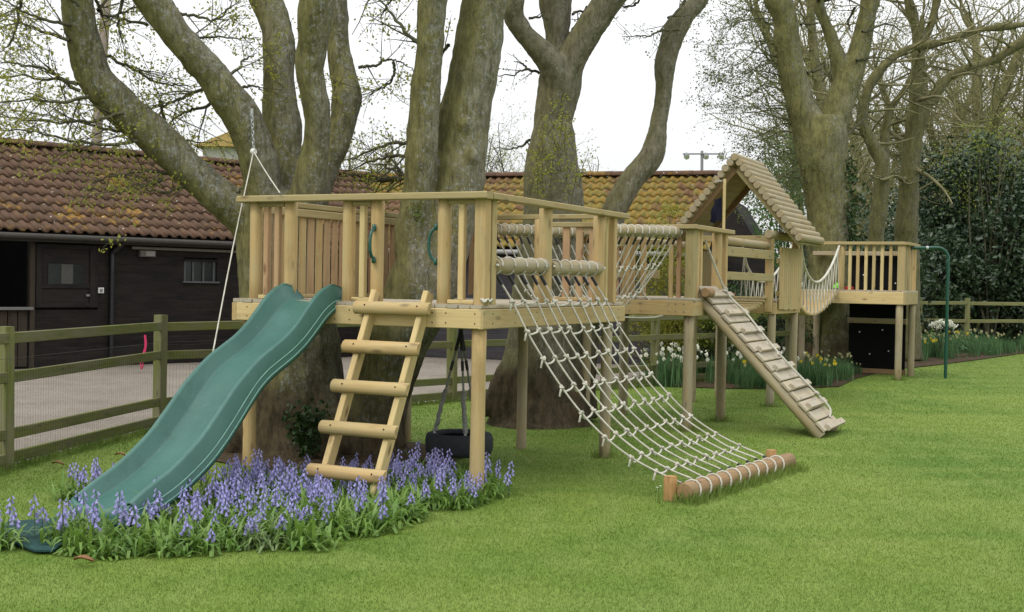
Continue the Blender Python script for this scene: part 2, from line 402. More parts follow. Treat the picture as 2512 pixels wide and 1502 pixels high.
# ------------------------------------------------------------------ ground
def sheet(name, poly, z, mat, **kw):
    o = world_mesh(name, [(p[0], p[1], z) for p in poly], [tuple(range(len(poly)))], mat); tag(o, **kw); return o
lawn = sheet('lawn', [(-220, -60), (220, -60), (220, 340), (-220, 340)], 0, GRASS_G, kind='structure')
FP = [Vector((-4.62, 7.4, 0)), Vector((-4.24, 10.26, 0)), Vector((-3.79, 13.19, 0)), Vector((-.80, 16.66, 0)), Vector((2.35, 19.9, 0)), Vector((5.2, 22.9, 0))]
yard_poly = [(-40, 6.5), (-4.72, 6.5)] + [(p.x-.04, p.y+.10) for p in FP] + [(4.6, 26.5), (-40, 40)]
sheet('yard', yard_poly, .006, YARD, kind='structure')
def in_poly(x, y, poly):
    c = False; n = len(poly); j = n-1
    for i in range(n):
        xi, yi = poly[i]; xj, yj = poly[j]
        if (yi > y) != (yj > y) and x < (xj-xi)*(y-yi)/(yj-yi)+xi: c = not c
        j = i
    return c
def in_poly_np(X, Y, poly):
    c = np.zeros(len(X), bool); n = len(poly); j = n-1
    for i in range(n):
        xi, yi = poly[i]; xj, yj = poly[j]
        if yi != yj: c ^= ((yi > Y) != (yj > Y)) & (X < (xj-xi)*(Y-yi)/(yj-yi)+xi)
        j = i
    return c
soil1 = [tuple(p[:2]) for p in (W(.5, 3.3), W(.2, 2.2), W(1.0, 1.0), W(2.2, 1.2), W(2.6, 2.6), W(2.0, 3.6))]
soil2 = [tuple(p[:2]) for p in (gz(1575, 930), gz(1640, 950), gz(1780, 955), gz(1940, 955), gz(2060, 950), gz(2100, 930), gz(2160, 915), gz(2190, 905), gz(2190, 880), gz(2000, 868), gz(1800, 868), gz(1620, 875))]
soil3 = [tuple(p[:2]) for p in (gz(2225, 905), gz(2290, 898), gz(2400, 884), gz(2512, 868), gz(2900, 850)) ] + [(32, 46), (8, 33)]
for n_, pl in enumerate((soil1, soil2, soil3)): sheet("flower_bed_soil", pl, .012+.003*n_, SOIL, kind='structure')
exec_parts = []
# ------------------------------------------------------------------ barns
_tc = {}
def tile_mesh(mat, v, cover=.20, gauge=.32):
    key = (mat.name, v)
    if key in _tc: return _tc[key]
    rr = random.Random(v+3); prof = []
    for i in range(9):                                    # roll on the left, pan on the right
        t = i/8; x = t*(cover+.03)
        z = .036*math.sin(math.pi*min(1, t/.52))**.8 if t < .52 else -.014*math.sin(math.pi*(t-.52)/.48)
        prof.append((x, z))
    Lg = gauge+.06; V = []
    for y, lift in ((0, .034), (Lg*.5, .019), (Lg, 0.0)):
        V += [(x+rr.uniform(-.002, .002), y, z+lift) for x, z in prof]
    V += [(x, .004, z+.006) for x, z in prof]
    Fc = []
    for k in (0, 9):
        for i in range(8): Fc.append((k+i, k+i+1, k+i+10, k+i+9))
    for i in range(8): Fc.append((27+i, 28+i, i+1, i))
    me = mesh_np('pantile', V, Fc, mat, True); _tc[key] = me; return me
def roof_tiles(parent, e0, dx, up_in, cols, rows, mat, seed, keep, cover=.20, gauge=.32):
    """e0 eave start, dx along the eave, up_in up the slope; the nearest 'keep' seen tiles are single objects"""
    rr = random.Random(seed); dx = Vector(dx).normalized(); sl = Vector(up_in).normalized(); nz = dx.cross(sl)
    lst = []
    for r_ in range(rows):
        for c_ in range(cols):
            P = Vector(e0)+dx*(c_*cover+rr.uniform(-.004, .004))+sl*(r_*gauge+rr.uniform(-.012, .012))
            a = rr.uniform(-.02, .02)
            X = (dx+nz*a).normalized(); Y = (sl+dx*rr.uniform(-.02, .02)).normalized(); Z = X.cross(Y)
            M = Matrix(((X.x, Y.x, Z.x, P.x), (X.y, Y.y, Z.y, P.y), (X.z, Y.z, Z.z, P.z), (0, 0, 0, 1)))
            q = proj(P); seen = -40 < q[0] < 2540 and q[1] > -20
            lst.append((0 if seen else 1, P.y, M, rr.randrange(3)))
    lst.sort(key=lambda t: (t[0], t[1]))
    for _, _, M, k in lst[:keep]: put('pantile', tile_mesh(mat, k, cover, gauge), M, parent)
    V, Fc, n = [], [], 0
    for _, _, M, k in lst[keep:]:
        me = tile_mesh(mat, k, cover, gauge)
        V += [M @ v.co for v in me.vertices]; Fc += [tuple(n+i for i in p.vertices) for p in me.polygons]; n += len(me.vertices)
    if V: tag(world_mesh('tile_field', V, Fc, mat, parent, True), kind='stuff')

# -- stable barn on the left
B_e0 = Vector((-8.527, 20.333, 2.35)); B_d = Vector((.72, .694, 0)).normalized(); B_n = Vector((B_d.y, -B_d.x, 0))
def BW(s, z, o=0.0): return Vector((B_e0.x, B_e0.y, 0)) + B_d*s - B_n*(.3-o) + ZZ*z
B_up = -B_n*2.73 + ZZ*1.70
barn = thing('stable_barn', 'long black timber stable with brown pantile roof at the left of the yard', 'barn', BW(2, 0))
roofd = thing('roof', None, None, B_e0); roofd.parent = barn; roofd.matrix_basis = WM[barn.name].inverted() @ WM[roofd.name]
S0, S1 = -1.6, 9.6
roof_tiles(roofd, B_e0 + B_d*S0, B_d, B_up, 56, 10, TILE1, 5, 260)
def slab(name, pts, th, mat, parent):
    P = [Vector(p) for p in pts]; nrm = (P[1]-P[0]).cross(P[3]-P[0]).normalized()*th
    V = P+[p-nrm for p in P]; return world_mesh(name, V, [(0, 1, 2, 3), (7, 6, 5, 4), (0, 4, 5, 1), (1, 5, 6, 2), (2, 6, 7, 3), (3, 7, 4, 0)], mat, parent)
rg = B_e0 + B_up
slab('roof_deck', [B_e0+B_d*S0-ZZ*.03, B_e0+B_d*S1-ZZ*.03, rg+B_d*S1-ZZ*.03, rg+B_d*S0-ZZ*.03], .05, DARKIN, roofd)
slab('rear_slope', [rg+B_d*S1, rg+B_d*S0, rg+B_d*S0-B_n*2.73-ZZ*1.7, rg+B_d*S1-B_n*2.73-ZZ*1.7][::-1], -.05, TILE1, roofd)
for k in range(25):
    a = rg+B_d*(S0+.45*k)+ZZ*.03
    log('ridge_tile', a, a+B_d*.46+ZZ*.005, .11, TILE1, roofd, half=True, up=(0, 0, 1))
beam('fascia_board', B_e0+B_d*S0-ZZ*.10+B_n*-.06, B_e0+B_d*S1-ZZ*.10-B_n*.06, .03, .13, GUTTER, barn)
log('gutter', B_e0+B_d*S0-ZZ*.075+B_n*.03, B_e0+B_d*S1-ZZ*.09+B_n*.03, .05, GUTTER, barn)
beam('soffit_strip', BW(2.45, 2.14, .10), BW(8.6, 2.12, .10), .04, .05, plain('pale_strip', (.16, .15, .125), .8), barn)
# wall boards: run A up to the downpipe, run B beyond; openings left free
def boards(run, z0, z1, wins, step=.165, lap=.02):
    z = z0; k = 0
    while z < z1-.02:
        h = min(step, z1-z); segs = [run]
        for a, b, c, d in wins:
            if z < d and z+h > c:
                ns = []
                for s, e in segs:
                    if b <= s or a >= e: ns.append((s, e))
                    else:
                        if a > s: ns.append((s, a))
                        if b < e: ns.append((b, e))
                segs = ns
        for s, e in segs:
            if e-s > .05:
                beam('weatherboard', BW(s, z+h/2, .012+rng.uniform(0, .008)), BW(e, z+h/2, .012+rng.uniform(0, .008)), .022, h+lap-.006, BLACKWOOD, barn, up=(ZZ+B_n*.10).normalized())
        z += step; k += 1
boards((-1.5, 2.05), .02, 2.2, [(-.75, .62, 1.05, 2.2), (.69, 1.84, 1.05, 2.16)])
boards((2.12, 5.6), .02, 2.2, [(3.53, 4.23, 1.52, 1.94)])
boards((5.6, 9.4), .02, 2.2, [])
slab('wall', [BW(-1.5, 0, -.04), BW(-.75, 0, -.04), BW(-.75, 2.3, -.04), BW(-1.5, 2.3, -.04)], .05, BLACKWOOD, barn)
slab('wall', [BW(-.75, 0, -.04), BW(.62, 0, -.04), BW(.62, 1.02, -.04), BW(-.75, 1.02, -.04)], .05, BLACKWOOD, barn)
slab('wall', [BW(.62, 0, -.04), BW(9.4, 0, -.04), BW(9.4, 2.3, -.04), BW(.62, 2.3, -.04)], .05, BLACKWOOD, barn)
slab('rear_wall', [BW(9.4, 0, -5.0), BW(-1.5, 0, -5.0), BW(-1.5, 2.3, -5.0), BW(9.4, 2.3, -5.0)], .05, BLACKWOOD, barn)
slab('partition', [BW(.9, 0, -.09), BW(.9, 0, -5.0), BW(.9, 2.6, -5.0), BW(.9, 2.6, -.09)], .05, DARKIN, barn)
slab('end_wall', [BW(-1.5, 0, -.1), BW(-1.5, 0, -5.0), BW(-1.5, 2.4, -5.0), BW(-1.5, 2.4, -.1)], .05, BLACKWOOD, barn)
slab('end_wall', [BW(9.4, 0, -.1), BW(9.4, 0, -5.0), BW(9.4, 2.4, -5.0), BW(9.4, 2.4, -.1)], .05, BLACKWOOD, barn)
STAIN = m_wood('dark_brown_frame', (.052, .040, .026), (.03, .023, .016), (.01, .008, .006), ((.045, .036, .024), (1, .95, .9), (.9, .9, .9)))
beam('door_post', BW(.655, .0, .03), BW(.655, 2.2, .03), .09, .07, STAIN, barn, up=B_n)
beam('window_ledge', BW(-.8, 1.04, .07), BW(.64, 1.04, .07), .16, .05, plain('grey_ledge', (.14, .14, .135), .8), barn)
for k in range(8): beam('door_board', BW(-.70+.17*k, .05, .05), BW(-.70+.17*k, 1.0, .05), .155, .03, STAIN, barn, up=B_n)
dr = beam('stable_door', BW(.70, 1.60, .035), BW(1.83, 1.60, .035), .045, 1.1, BLACKWOOD, barn)
for a, b, c, d in ((.72, 1.80, 1.10, 1.10), (.72, 1.80, 2.12, 2.12), (.72, 1.80, 1.43, 1.43)): beam('door_rail', BW(a, c, .07), BW(b, d, .07), .02, .08, BLACKWOOD, dr)
for s in (.76, 1.72): beam('door_stile', BW(s, 1.06, .075), BW(s, 2.15, .075), .10, .02, BLACKWOOD, dr, up=B_n)
beam('door_pane', BW(.92, 1.64, .066), BW(1.56, 1.64, .066), .012, .36, GLASSM, dr)
beam('door_pane_blind', BW(1.15, 1.64, .076), BW(1.36, 1.64, .076), .008, .34, plain('pale_blind', (.07, .068, .06), .9), dr)
beam('latch', BW(1.60, 1.27, .09), BW(1.66, 1.27, .09), .02, .04, GREYMETAL, dr)
sw = beam('switch_box', BW(1.83, 1.36, .05), BW(1.93, 1.36, .05), .06, .10, WHITEISH, barn); beam('switch_face', BW(1.855, 1.36, .085), BW(1.905, 1.36, .085), .01, .06, GREYMETAL, sw)
log('downpipe', BW(2.08, .02, .09), BW(2.08, 2.05, .09), .04, BLACKPL, barn); log('downpipe', BW(2.08, 2.03, .09), BW(2.25, 2.26, .30), .04, BLACKPL, barn)
lf = beam('wall_lamp', BW(2.60, 2.04, .09), BW(2.90, 2.04, .09), .08, .12, plain('dim_lamp_body', (.10, .095, .085), .6), barn); beam('lamp_lens', BW(2.70, 2.04, .135), BW(2.88, 2.04, .135), .012, .09, plain('dull_lens', (.22, .215, .195), .5), lf)
wn = thing('window', None, None, BW(3.88, 1.73)); wn.parent = barn; wn.matrix_basis = WM[barn.name].inverted() @ WM[wn.name]
beam('pane', BW(3.53, 1.73, .0), BW(4.23, 1.73, .0), .01, .40, GLASSM, wn)
for s in (3.55, 3.72, 3.94, 4.16): beam('glazing_bar', BW(s, 1.53, .02), BW(s, 1.93, .02),       .035, .03, BARM, wn, up=B_n)
beam('sill', BW(3.50, 1.53, .05), BW(4.26, 1.53, .05),       .07, .035, BARM, wn); beam('lintel', BW(3.50, 1.94, .03), BW(4.26, 1.94, .03), .05, .04, BLACKWOOD, wn)

# -- second barn, across the back
D_d = Vector((.959, -.283, 0)).normalized(); D_n = Vector((D_d.y, -D_d.x, 0)).normalized()
if D_n.y > 0: D_n = -D_n
D_r0 = Vector((-4.61, 29.38, 4.02)); D_len = 9.7
D_e0 = D_r0 + D_n*2.7 - ZZ*1.68
def DW(s, z, o=0.0): return Vector((D_e0.x, D_e0.y, 0)) + D_d*s - D_n*(.3-o) + ZZ*z
barn2 = thing('timber_barn', 'dark timber barn with orange lichened pantiles behind the play platforms', 'barn', DW(6, 0))
roof2 = thing('roof', None, None, D_e0); roof2.parent = barn2; roof2.matrix_basis = WM[barn2.name].inverted() @ WM[roof2.name]
D_up = D_r0-D_e0
roof_tiles(roof2, D_e0-D_d*1.0, D_d, D_up, 53, 10, TILE2, 9, 290)
slab('roof_deck', [D_e0-D_d*1-ZZ*.03, D_e0+D_d*D_len-ZZ*.03, D_r0+D_d*D_len-ZZ*.03, D_r0-D_d*1-ZZ*.03], .05, DARKIN, roof2)
slab('rear_slope', [D_r0-D_d*1, D_r0+D_d*D_len, D_r0+D_d*D_len-D_n*2.7-ZZ*1.68, D_r0-D_d*1-D_n*2.7-ZZ*1.68], .05, TILE2, roof2)
for k in range(24):
    a = D_r0+D_d*(-1+.45*k)+ZZ*.03; log('ridge_tile', a, a+D_d*.46+ZZ*.004, .11, TILE1, roof2, half=True)
log('gutter', D_e0-D_d*1-ZZ*.07+D_n*.03, D_e0+D_d*D_len-ZZ*.09+D_n*.03, .05, plain('pale_gutter', (.24, .24, .225), .6), barn2)
beam('fascia_board', D_e0-D_d*1-ZZ*.10-D_n*.05, D_e0+D_d*D_len-ZZ*.10-D_n*.05, .03, .13, BLACKWOOD, barn2)
GREYBOARD = m_wood('grey_black_board', (.050, .047, .050), (.028, .026, .028), (.015, .014, .014), ((.04, .037, .038), (1, .95, 1), (.85, .88, .9)), weather=.5, grey=(.062, .058, .06))
for k in range(13):
    for a, b in ((-.9, 3.0), (3.0, 6.6), (6.6, 9.5)):
        z = .02+.17*k; o = rng.uniform(0, .008)
        beam('weatherboard', DW(a, z+.085, .012+o), DW(b-.004, z+.085, .012+o), .022, .18, GREYBOARD, barn2, up=(ZZ+D_n*.12).normalized())
slab('wall', [DW(-.9, 0, -.04), DW(9.5, 0, -.04), DW(9.5, 2.3, -.04), DW(-.9, 2.3, -.04)], .05, BLACKWOOD, barn2)
slab('rear_wall', [DW(9.5, 0, -4.8), DW(-.9, 0, -4.8), DW(-.9, 2.3, -4.8), DW(9.5, 2.3, -4.8)], .05, BLACKWOOD, barn2)
for s in (-.9, 9.5): slab('end_wall', [DW(s, 0, -.1), DW(s, 0, -4.8), DW(s, 2.4, -4.8), DW(s, 2.4, -.1)], .05, BLACKWOOD, barn2)

lt = [DW(9.52, 0, -.6), DW(10.9, 0, -.6), DW(10.85, 1.9, -.6), DW(9.9, 3.45, -.6), DW(9.52, 3.6, -.6)]
world_mesh('end_annexe', lt+[p-D_n*3.6 for p in lt], [(0, 1, 2, 3, 4), (9, 8, 7, 6, 5)]+[(i, i+5, (i+1) % 5+5, (i+1) % 5) for i in range(5)], BLACKWOOD, barn2)
# -- utility pole, floodlight mast, distant house
up_ = thing('utility_pole', 'grey brown leaning utility pole rising behind the stable roof', 'pole', at(236, 345, 31)*1)
pb = at(232, 420, 31); pt = at(264, -60, 31)
d_ = (pt-pb); pb = pb - d_*(pb.z/d_.z)
log('shaft', pb, pt, .125, plain('old_pole_wood', (.25, .21, .175), .9, .2), up_)
log('band', pb+(pt-pb)*.60, pb+(pt-pb)*.605, .135, GREYMETAL, up_)
mb = at(1722, 700, 42); mast = thing('floodlight_mast', 'thin grey mast with crossbar and three floodlights above the barn ridge', 'light mast', (mb.x, mb.y, 0))
mtop = at(1722, 374, 42)
log('shaft', (mb.x, mb.y, 0), (mtop.x, mtop.y, mtop.z+.05), .05, GREYMETAL, mast)
ca, cb = at(1676, 378, 41.6), at(1776, 378, 42.4)
beam('crossbar', ca, cb, .045, .045, GREYMETAL, mast)
for t in (.08, .55, .93):
    p = ca.lerp(cb, t); h_ = log('floodlight', p+Vector((0, .05, -.03)), p+Vector((0, -.10, -.12)), .095, GREYMETAL, mast)
    log('lens', p+Vector((0, -.101, -.121)), p+Vector((0, -.112, -.132)), .085, WHITEISH, h_)
hc = at(610, 400, 56); hz = at(600, 357, 56).z; ha = at(600, 300, 56).z
house = thing('distant_house', 'distant pale house with brown hipped roof half hidden behind the big tree', 'house', (hc.x, hc.y, 0))
hw, hd = 2.1, 3.2
V, Fc = box_arrays((hc.x, hc.y+hd, hz/2), (hw, 0, 0), (0, hd, 0), (0, 0, hz/2)); world_mesh('wall', V, Fc, CEMENT, house)
o_ = .35; V = [(hc.x-hw-o_, hc.y-o_, hz-.1), (hc.x+hw+o_, hc.y-o_, hz-.1), (hc.x+hw+o_, hc.y+2*hd+o_, hz-.1), (hc.x-hw-o_, hc.y+2*hd+o_, hz-.1), (hc.x-.5, hc.y+hd-.6, ha+.3), (hc.x+.5, hc.y+hd+.6, ha+.3)]
world_mesh('roof', V, [(0, 1, 4), (1, 2, 5, 4), (2, 3, 5), (3, 0, 4, 5), (3, 2, 1, 0)], TILE2, house)
for dx in (-1.2, .6):
    wv = beam('window', (hc.x+dx, hc.y-.02, hz-1.6), (hc.x+dx+.9, hc.y-.02, hz-1.6), .06, 1.1, WHITEISH, house); beam('pane', (hc.x+dx+.07, hc.y-.055, hz-1.6), (hc.x+dx+.83, hc.y-.055, hz-1.6), .02, .96, GLASSM, wv)

# ------------------------------------------------------------------ fences
def fence(name, label, pts, zr, ph, pw, mat, extra_posts=(), group=None, rail_h=.095):
    f = thing(name, label, 'fence', (pts[0].x, pts[0].y, 0), group)
    for p in pts:
        h = ph+rng.uniform(-.02, .03); lean = Vector((rng.uniform(-.012, .012), rng.uniform(-.012, .012), 0))
        d = (pts[-1]-pts[0]).normalized()
        beam('post', (p.x, p.y, -.05), (p.x+lean.x*h, p.y+lean.y*h, h), pw, pw*.75, mat, f, up=d)
    for a, b in zip(pts, pts[1:]):
        n_ = Vector(((b-a).y, -(b-a).x, 0)).normalized()*(pw*.5)
        if n_.y > 0: n_ = -n_
        for z in zr:
            j = rng.uniform(-.012, .012)
            beam('rail', (a.x+n_.x*.35, a.y+n_.y*.35, z+j), (b.x+n_.x*.35, b.y+n_.y*.35, z-j), .038, rail_h, mat, f)
    return f
_m1 = FP[2].lerp(FP[3], .5); _m2 = FP[3].lerp(FP[4], .5)
fence1 = fence('post_and_rail_fence', 'mossy green post and rail fence with chicken wire beside the gravel yard', [FP[0], FP[1], FP[2], _m1, FP[3], _m2, FP[4], FP[5]], (.09, .29, .78, 1.10), 1.21, .125, FENCE)
# chicken wire along its lower half
tb = Tubes(); 
def wire(a, b, z0, z1, cell=.042):
    L = (b-a).length; nx = int(L/cell); d = (b-a)/L
    for i in range(nx):
        x = i*cell; z = z0; P = []
        k = 0
        while z <= z1:
            P.append(a+d*(x+(cell*.28 if k % 2 else 0))+ZZ*z-Vector((d.y, -d.x, 0))*(-.05)); z += cell*.5; k += 1
        tb.add(P, .0011, 3)
    for z in (z0, z1): tb.add([a+d*(L*t)-Vector((d.y, -d.x, 0))*(-.05)+ZZ*z for t in (0, .5, 1)], .0016, 3)
for a, b in ((FP[0], FP[1]), (FP[1], FP[2]), (FP[2], _m1)): wire(a, b, .05, .93)
wm = tb.build('wire_mesh', plain('rusty_wire', (.055, .055, .05), .6, .3, .5), fence1); tag(wm, kind='stuff')
rb = at(362, 826, 12.9)
pr = rope('rope_loop', [rb+Vector((0, -.07, .02)), rb+Vector((.012, -.08, -.09)), rb+Vector((-.015, -.08, -.21)), rb+Vector((-.045, -.08, -.26)), rb+Vector((-.035, -.08, -.34)), rb+Vector((-.02, -.08, -.29)), rb+Vector((-.03, -.08, -.22)), rb+Vector((-.002, -.075, -.1)), rb+Vector((-.01, -.07, .02))], .007, PINKR)
tag(pr, 'bright pink rope loop hanging from the top fence rail', 'rope')
ff = [at(2255, 800, 33), at(2372, 800, 33.4), at(2519, 800, 33.9), at(2670, 800, 34.6), at(2800, 800, 35)]
fence('paddock_fence', 'weathered two rail fence behind the flower bed at far right', [Vector((p.x, p.y, 0)) for p in ff], (.80, 1.28), 1.42, .12, m_wood('pale_fence', (.21, .205, .10), (.14, .135, .06), (.07, .06, .03), ((.18, .18, .09), (1, 1, .9), (.9, .95, .8)), rough=.9))
# ------------------------------------------------------------------ play structure
ZD = 1.47
def baluster(parent, a, b, z0, z1, mat=None, w_=.045, d_=.045, name='baluster', up=None):
    return beam(name, W(a, b, z0), W(a, b, z1), w_, d_, mat or rng.choice((PINE, PINE_PINK, PINE_PALE)), parent, up=up or UU)
def rpost(parent, a, b, z0, z1, r=.052, mat=None): return log('post', W(a, b, z0), W(a, b, z1), r, mat or PINE, parent)
def deck(parent, a0, a1, b0, b1, z, along_a=True, bw=.10, mat=None):
    mat = mat or PINE_GREY; t = .030
    lo, hi = (b0, b1) if along_a else (a0, a1); n_ = max(1, round((hi-lo)/bw)); st = (hi-lo)/n_
    for i in range(n_):
        c = lo+(i+.5)*st; e = rng.uniform(-.006, .006)
        if along_a: beam('deck_board', W(a0+e, c, z-t/2), W(a1+e, c, z-t/2), st-.006, t, mat, parent)
        else: beam('deck_board', W(c, b0+e, z-t/2), W(c, b1+e, z-t/2), st-.006, t, mat, parent)
def screws(parent, pts, n, r=.0055):
    tb = Tubes(); n = Vector(n)
    for p in pts: tb.add([p-n*.004, p+n*.0015, p+n*.002], [r, r, r*.3], 6)
    return tag(tb.build('screws', GREYMETAL if r > .007 else DARKIN, parent, False), kind='stuff')

# ---- first platform
p1 = thing('play_platform', 'large pine platform with slatted rails and green handles built round two trunks', 'play platform', W(1.4, 1.1, 0))
FW, SD = 2.34, 2.86
# deck boards run away from the camera; those meeting the trunk stop short of it
nb = 23
for i in range(nb):
    c = -.005+(i+.5)*(FW+.02)/nb; e = rng.uniform(-.006, .006)
    if 1.33 < c < 2.1:
        beam('deck_board', W(-.03+e, c, ZD-.015), W(1.42, c, ZD-.015), .096, .03, PINE_GREY, p1); beam('deck_board', W(2.32, c, ZD-.015), W(SD, c, ZD-.015), .096, .03, PINE_GREY, p1)
    else: beam('deck_board', W(-.03+e, c, ZD-.015), W(SD+e, c, ZD-.015), .096, .03, PINE_GREY, p1)
zf = ZD-.03-.078
beam('fascia_beam', W(-.012, -.0, zf), W(-.012, FW-.03, zf), .045, .15, PINE_PALE, p1)
beam('fascia_beam', W(-.034, .0, zf), W(SD+.01, .0, zf), .045, .15, PINE, p1)
beam('fascia_beam', W(-.034, FW-.005, zf), W(SD+.01, FW-.005, zf), .045, .15, PINE, p1)
beam('fascia_beam', W(SD-.012, .03, zf), W(SD-.012, FW-.03, zf), .045, .15, PINE, p1)
for a in (.55, 1.15, 2.45): beam('joist', W(a, .03, zf), W(a, FW-.03, zf), .045, .14, PINE, p1)
screws(p1, [W(-.036, b, zf+dz) for b in (.05, .30, .42, 1.18, 1.32, 2.2) for dz in (-.035, .04)], -UU)
screws(p1, [W(a, -.0235, zf+dz) for a in (.12, .5, .9, 1.4, 1.9, 2.7) for dz in (-.035, .04)], -VV)
# legs
rpost(p1, .06, .06, -.05, ZD-.03-.155, .056); rpost(p1, .07, FW-.10, -.05, ZD-.03-.155, .056)
rpost(p1, 2.62, .06, -.05, ZD-.03-.155, .052, PINE_LOG); rpost(p1, 2.70, .98, -.05, ZD-.03-.155, .05, PINE_LOG)
rpost(p1, 2.62, FW-.08, -.05, ZD-.03-.155, .05, PINE_LOG)
ZR = 2.325     # top of hand rail
zb, zt = ZD+.03, ZR-.075
# front rail
beam('hand_rail', W(-.005, -.045, ZR-.03), W(-.005, FW-.03, ZR-.03), .10, .052, PINE_RAIL, p1)
def fpost(b, r=.052): return rpost(p1, .055, b, ZD, ZR-.056, r)
for b in (2.185, 1.83, 1.255, .985, .375): fpost(b)
beam('post', W(.06, .045, ZD), W(.06, .045, ZR-.056), .095, .095, PINE, p1, up=UU)
for lo, hi, bs in ((1.83, 2.185, (2.065, 1.955)), (.985, 1.255, (1.115,)), (.05, .375, (.215,))):
    beam('base_rail', W(.05, lo+.05, ZD+.017), W(.05, hi-.05, ZD+.017), .05, .033, PINE_PALE, p1)
    beam('under_rail', W(.05, lo+.05, zt), W(.05, hi-.05, zt), .05, .035, PINE_RAIL, p1)
    for b in bs: baluster(p1, .05, b, zb+.004, zt-.018, rng.choice((PINE_PALE, PINE_PINK)), .05, .05)
def handle(parent, a, b, z0, z1, out_):
    out_ = Vector(out_); P = [W(a, b, z0)]; 
    for t, o in ((.04, .022), (.14, .050), (.3, .066), (.5, .07), (.7, .066), (.86, .050), (.96, .022)): P.append(W(a, b, z0+(z1-z0)*t)+out_*o)
    P.append(W(a, b, z1)); tb = Tubes(); Q = spline([tuple(p) for p in P], 4); tb.add(Q, .0125, 8)
    for z in (z0, z1): tb.add([W(a, b, z-.026)+out_*.006, W(a, b, z-.02)+out_*.014, W(a, b, z+.02)+out_*.014, W(a, b, z+.026)+out_*.006], [.004, .018, .018, .004], 8)
    return tb.build('grab_handle', HANDLE_M, parent)
handle(p1, .0, .985-.012, 1.80, 2.055, -UU); handle(p1, .04, .425, 1.79, 2.06, (VV*.9-UU*.3).normalized())
# right side rail with two net bars
beam('hand_rail', W(.052, .0, ZR-.030), W(SD+.02, .0, ZR-.030), .10, .05, PINE_RAIL, p1)
for a in (.175,): beam('post', W(a, .03, ZD), W(a, .03, ZR-.056), .075, .06, PINE, p1, up=VV)
rpost(p1, 1.19, .05, ZD, ZR-.056, .058); rpost(p1, 2.36, .05, ZD, ZR-.056, .055)
baluster(p1, .13, .05, zb, zt); beam('post', W(2.62, .02, ZD), W(2.62, .02, ZR-.056), .07, .07, PINE, p1, up=VV); baluster(p1, 2.52, .05, zb, ZR-.06)
# left side slats
beam('hand_rail', W(.05, FW-.04, ZR-.032), W(SD, FW-.04, ZR-.032), .09, .048, PINE_RAIL, p1)
beam('under_rail', W(.11, FW-.09, ZR-.10), W(SD-.06, FW-.09, ZR-.10), .035, .07, PINE_RAIL, p1)
beam('base_rail', W(.11, FW-.09, ZD+.02), W(SD-.06, FW-.09, ZD+.02), .035, .035, PINE, p1)
for i in range(21):
    a = .20+i*.125
    if a > SD-.12: break
    beam('slat', W(a, FW-.062, ZD+.04), W(a, FW-.062, ZR-.075), .090, .022, rng.choice((PINE_PINK, PINE_PINK, PINE)), p1, up=VV)
rpost(p1, 1.5, FW-.12, ZD, ZR-.056, .045); rpost(p1, SD-.06, FW-.10, ZD, ZR-.056, .045)
# back rail
beam('hand_rail', W(SD-.03, 0.05, ZR-.032), W(SD-.03, FW-.06, ZR-.032), .09, .048, PINE_RAIL, p1)
rpost(p1, SD-.07, .86, ZD, ZR-.056, .052); rpost(p1, SD-.07, 1.48, ZD, ZR-.056, .052)
beam('under_rail', W(SD-.07, .08, ZR-.11), W(SD-.07, .80, ZR-.11), .035, .05, PINE_RAIL, p1); beam('base_rail', W(SD-.07, .08, ZD+.02), W(SD-.07, .80, ZD+.02), .04, .035, PINE, p1)
for b in (.16, .30, .44, .58): beam('slat', W(SD-.05, b, ZD+.04), W(SD-.05, b, ZR-.13), .075, .025, PINE_PINK, p1, up=UU)
for b in (1.62, 1.76, 1.90, 2.04, 2.17): beam('slat', W(SD-.05, b, ZD+.04), W(SD-.05, b, ZR-.07), .085, .022, PINE_PINK, p1, up=UU)

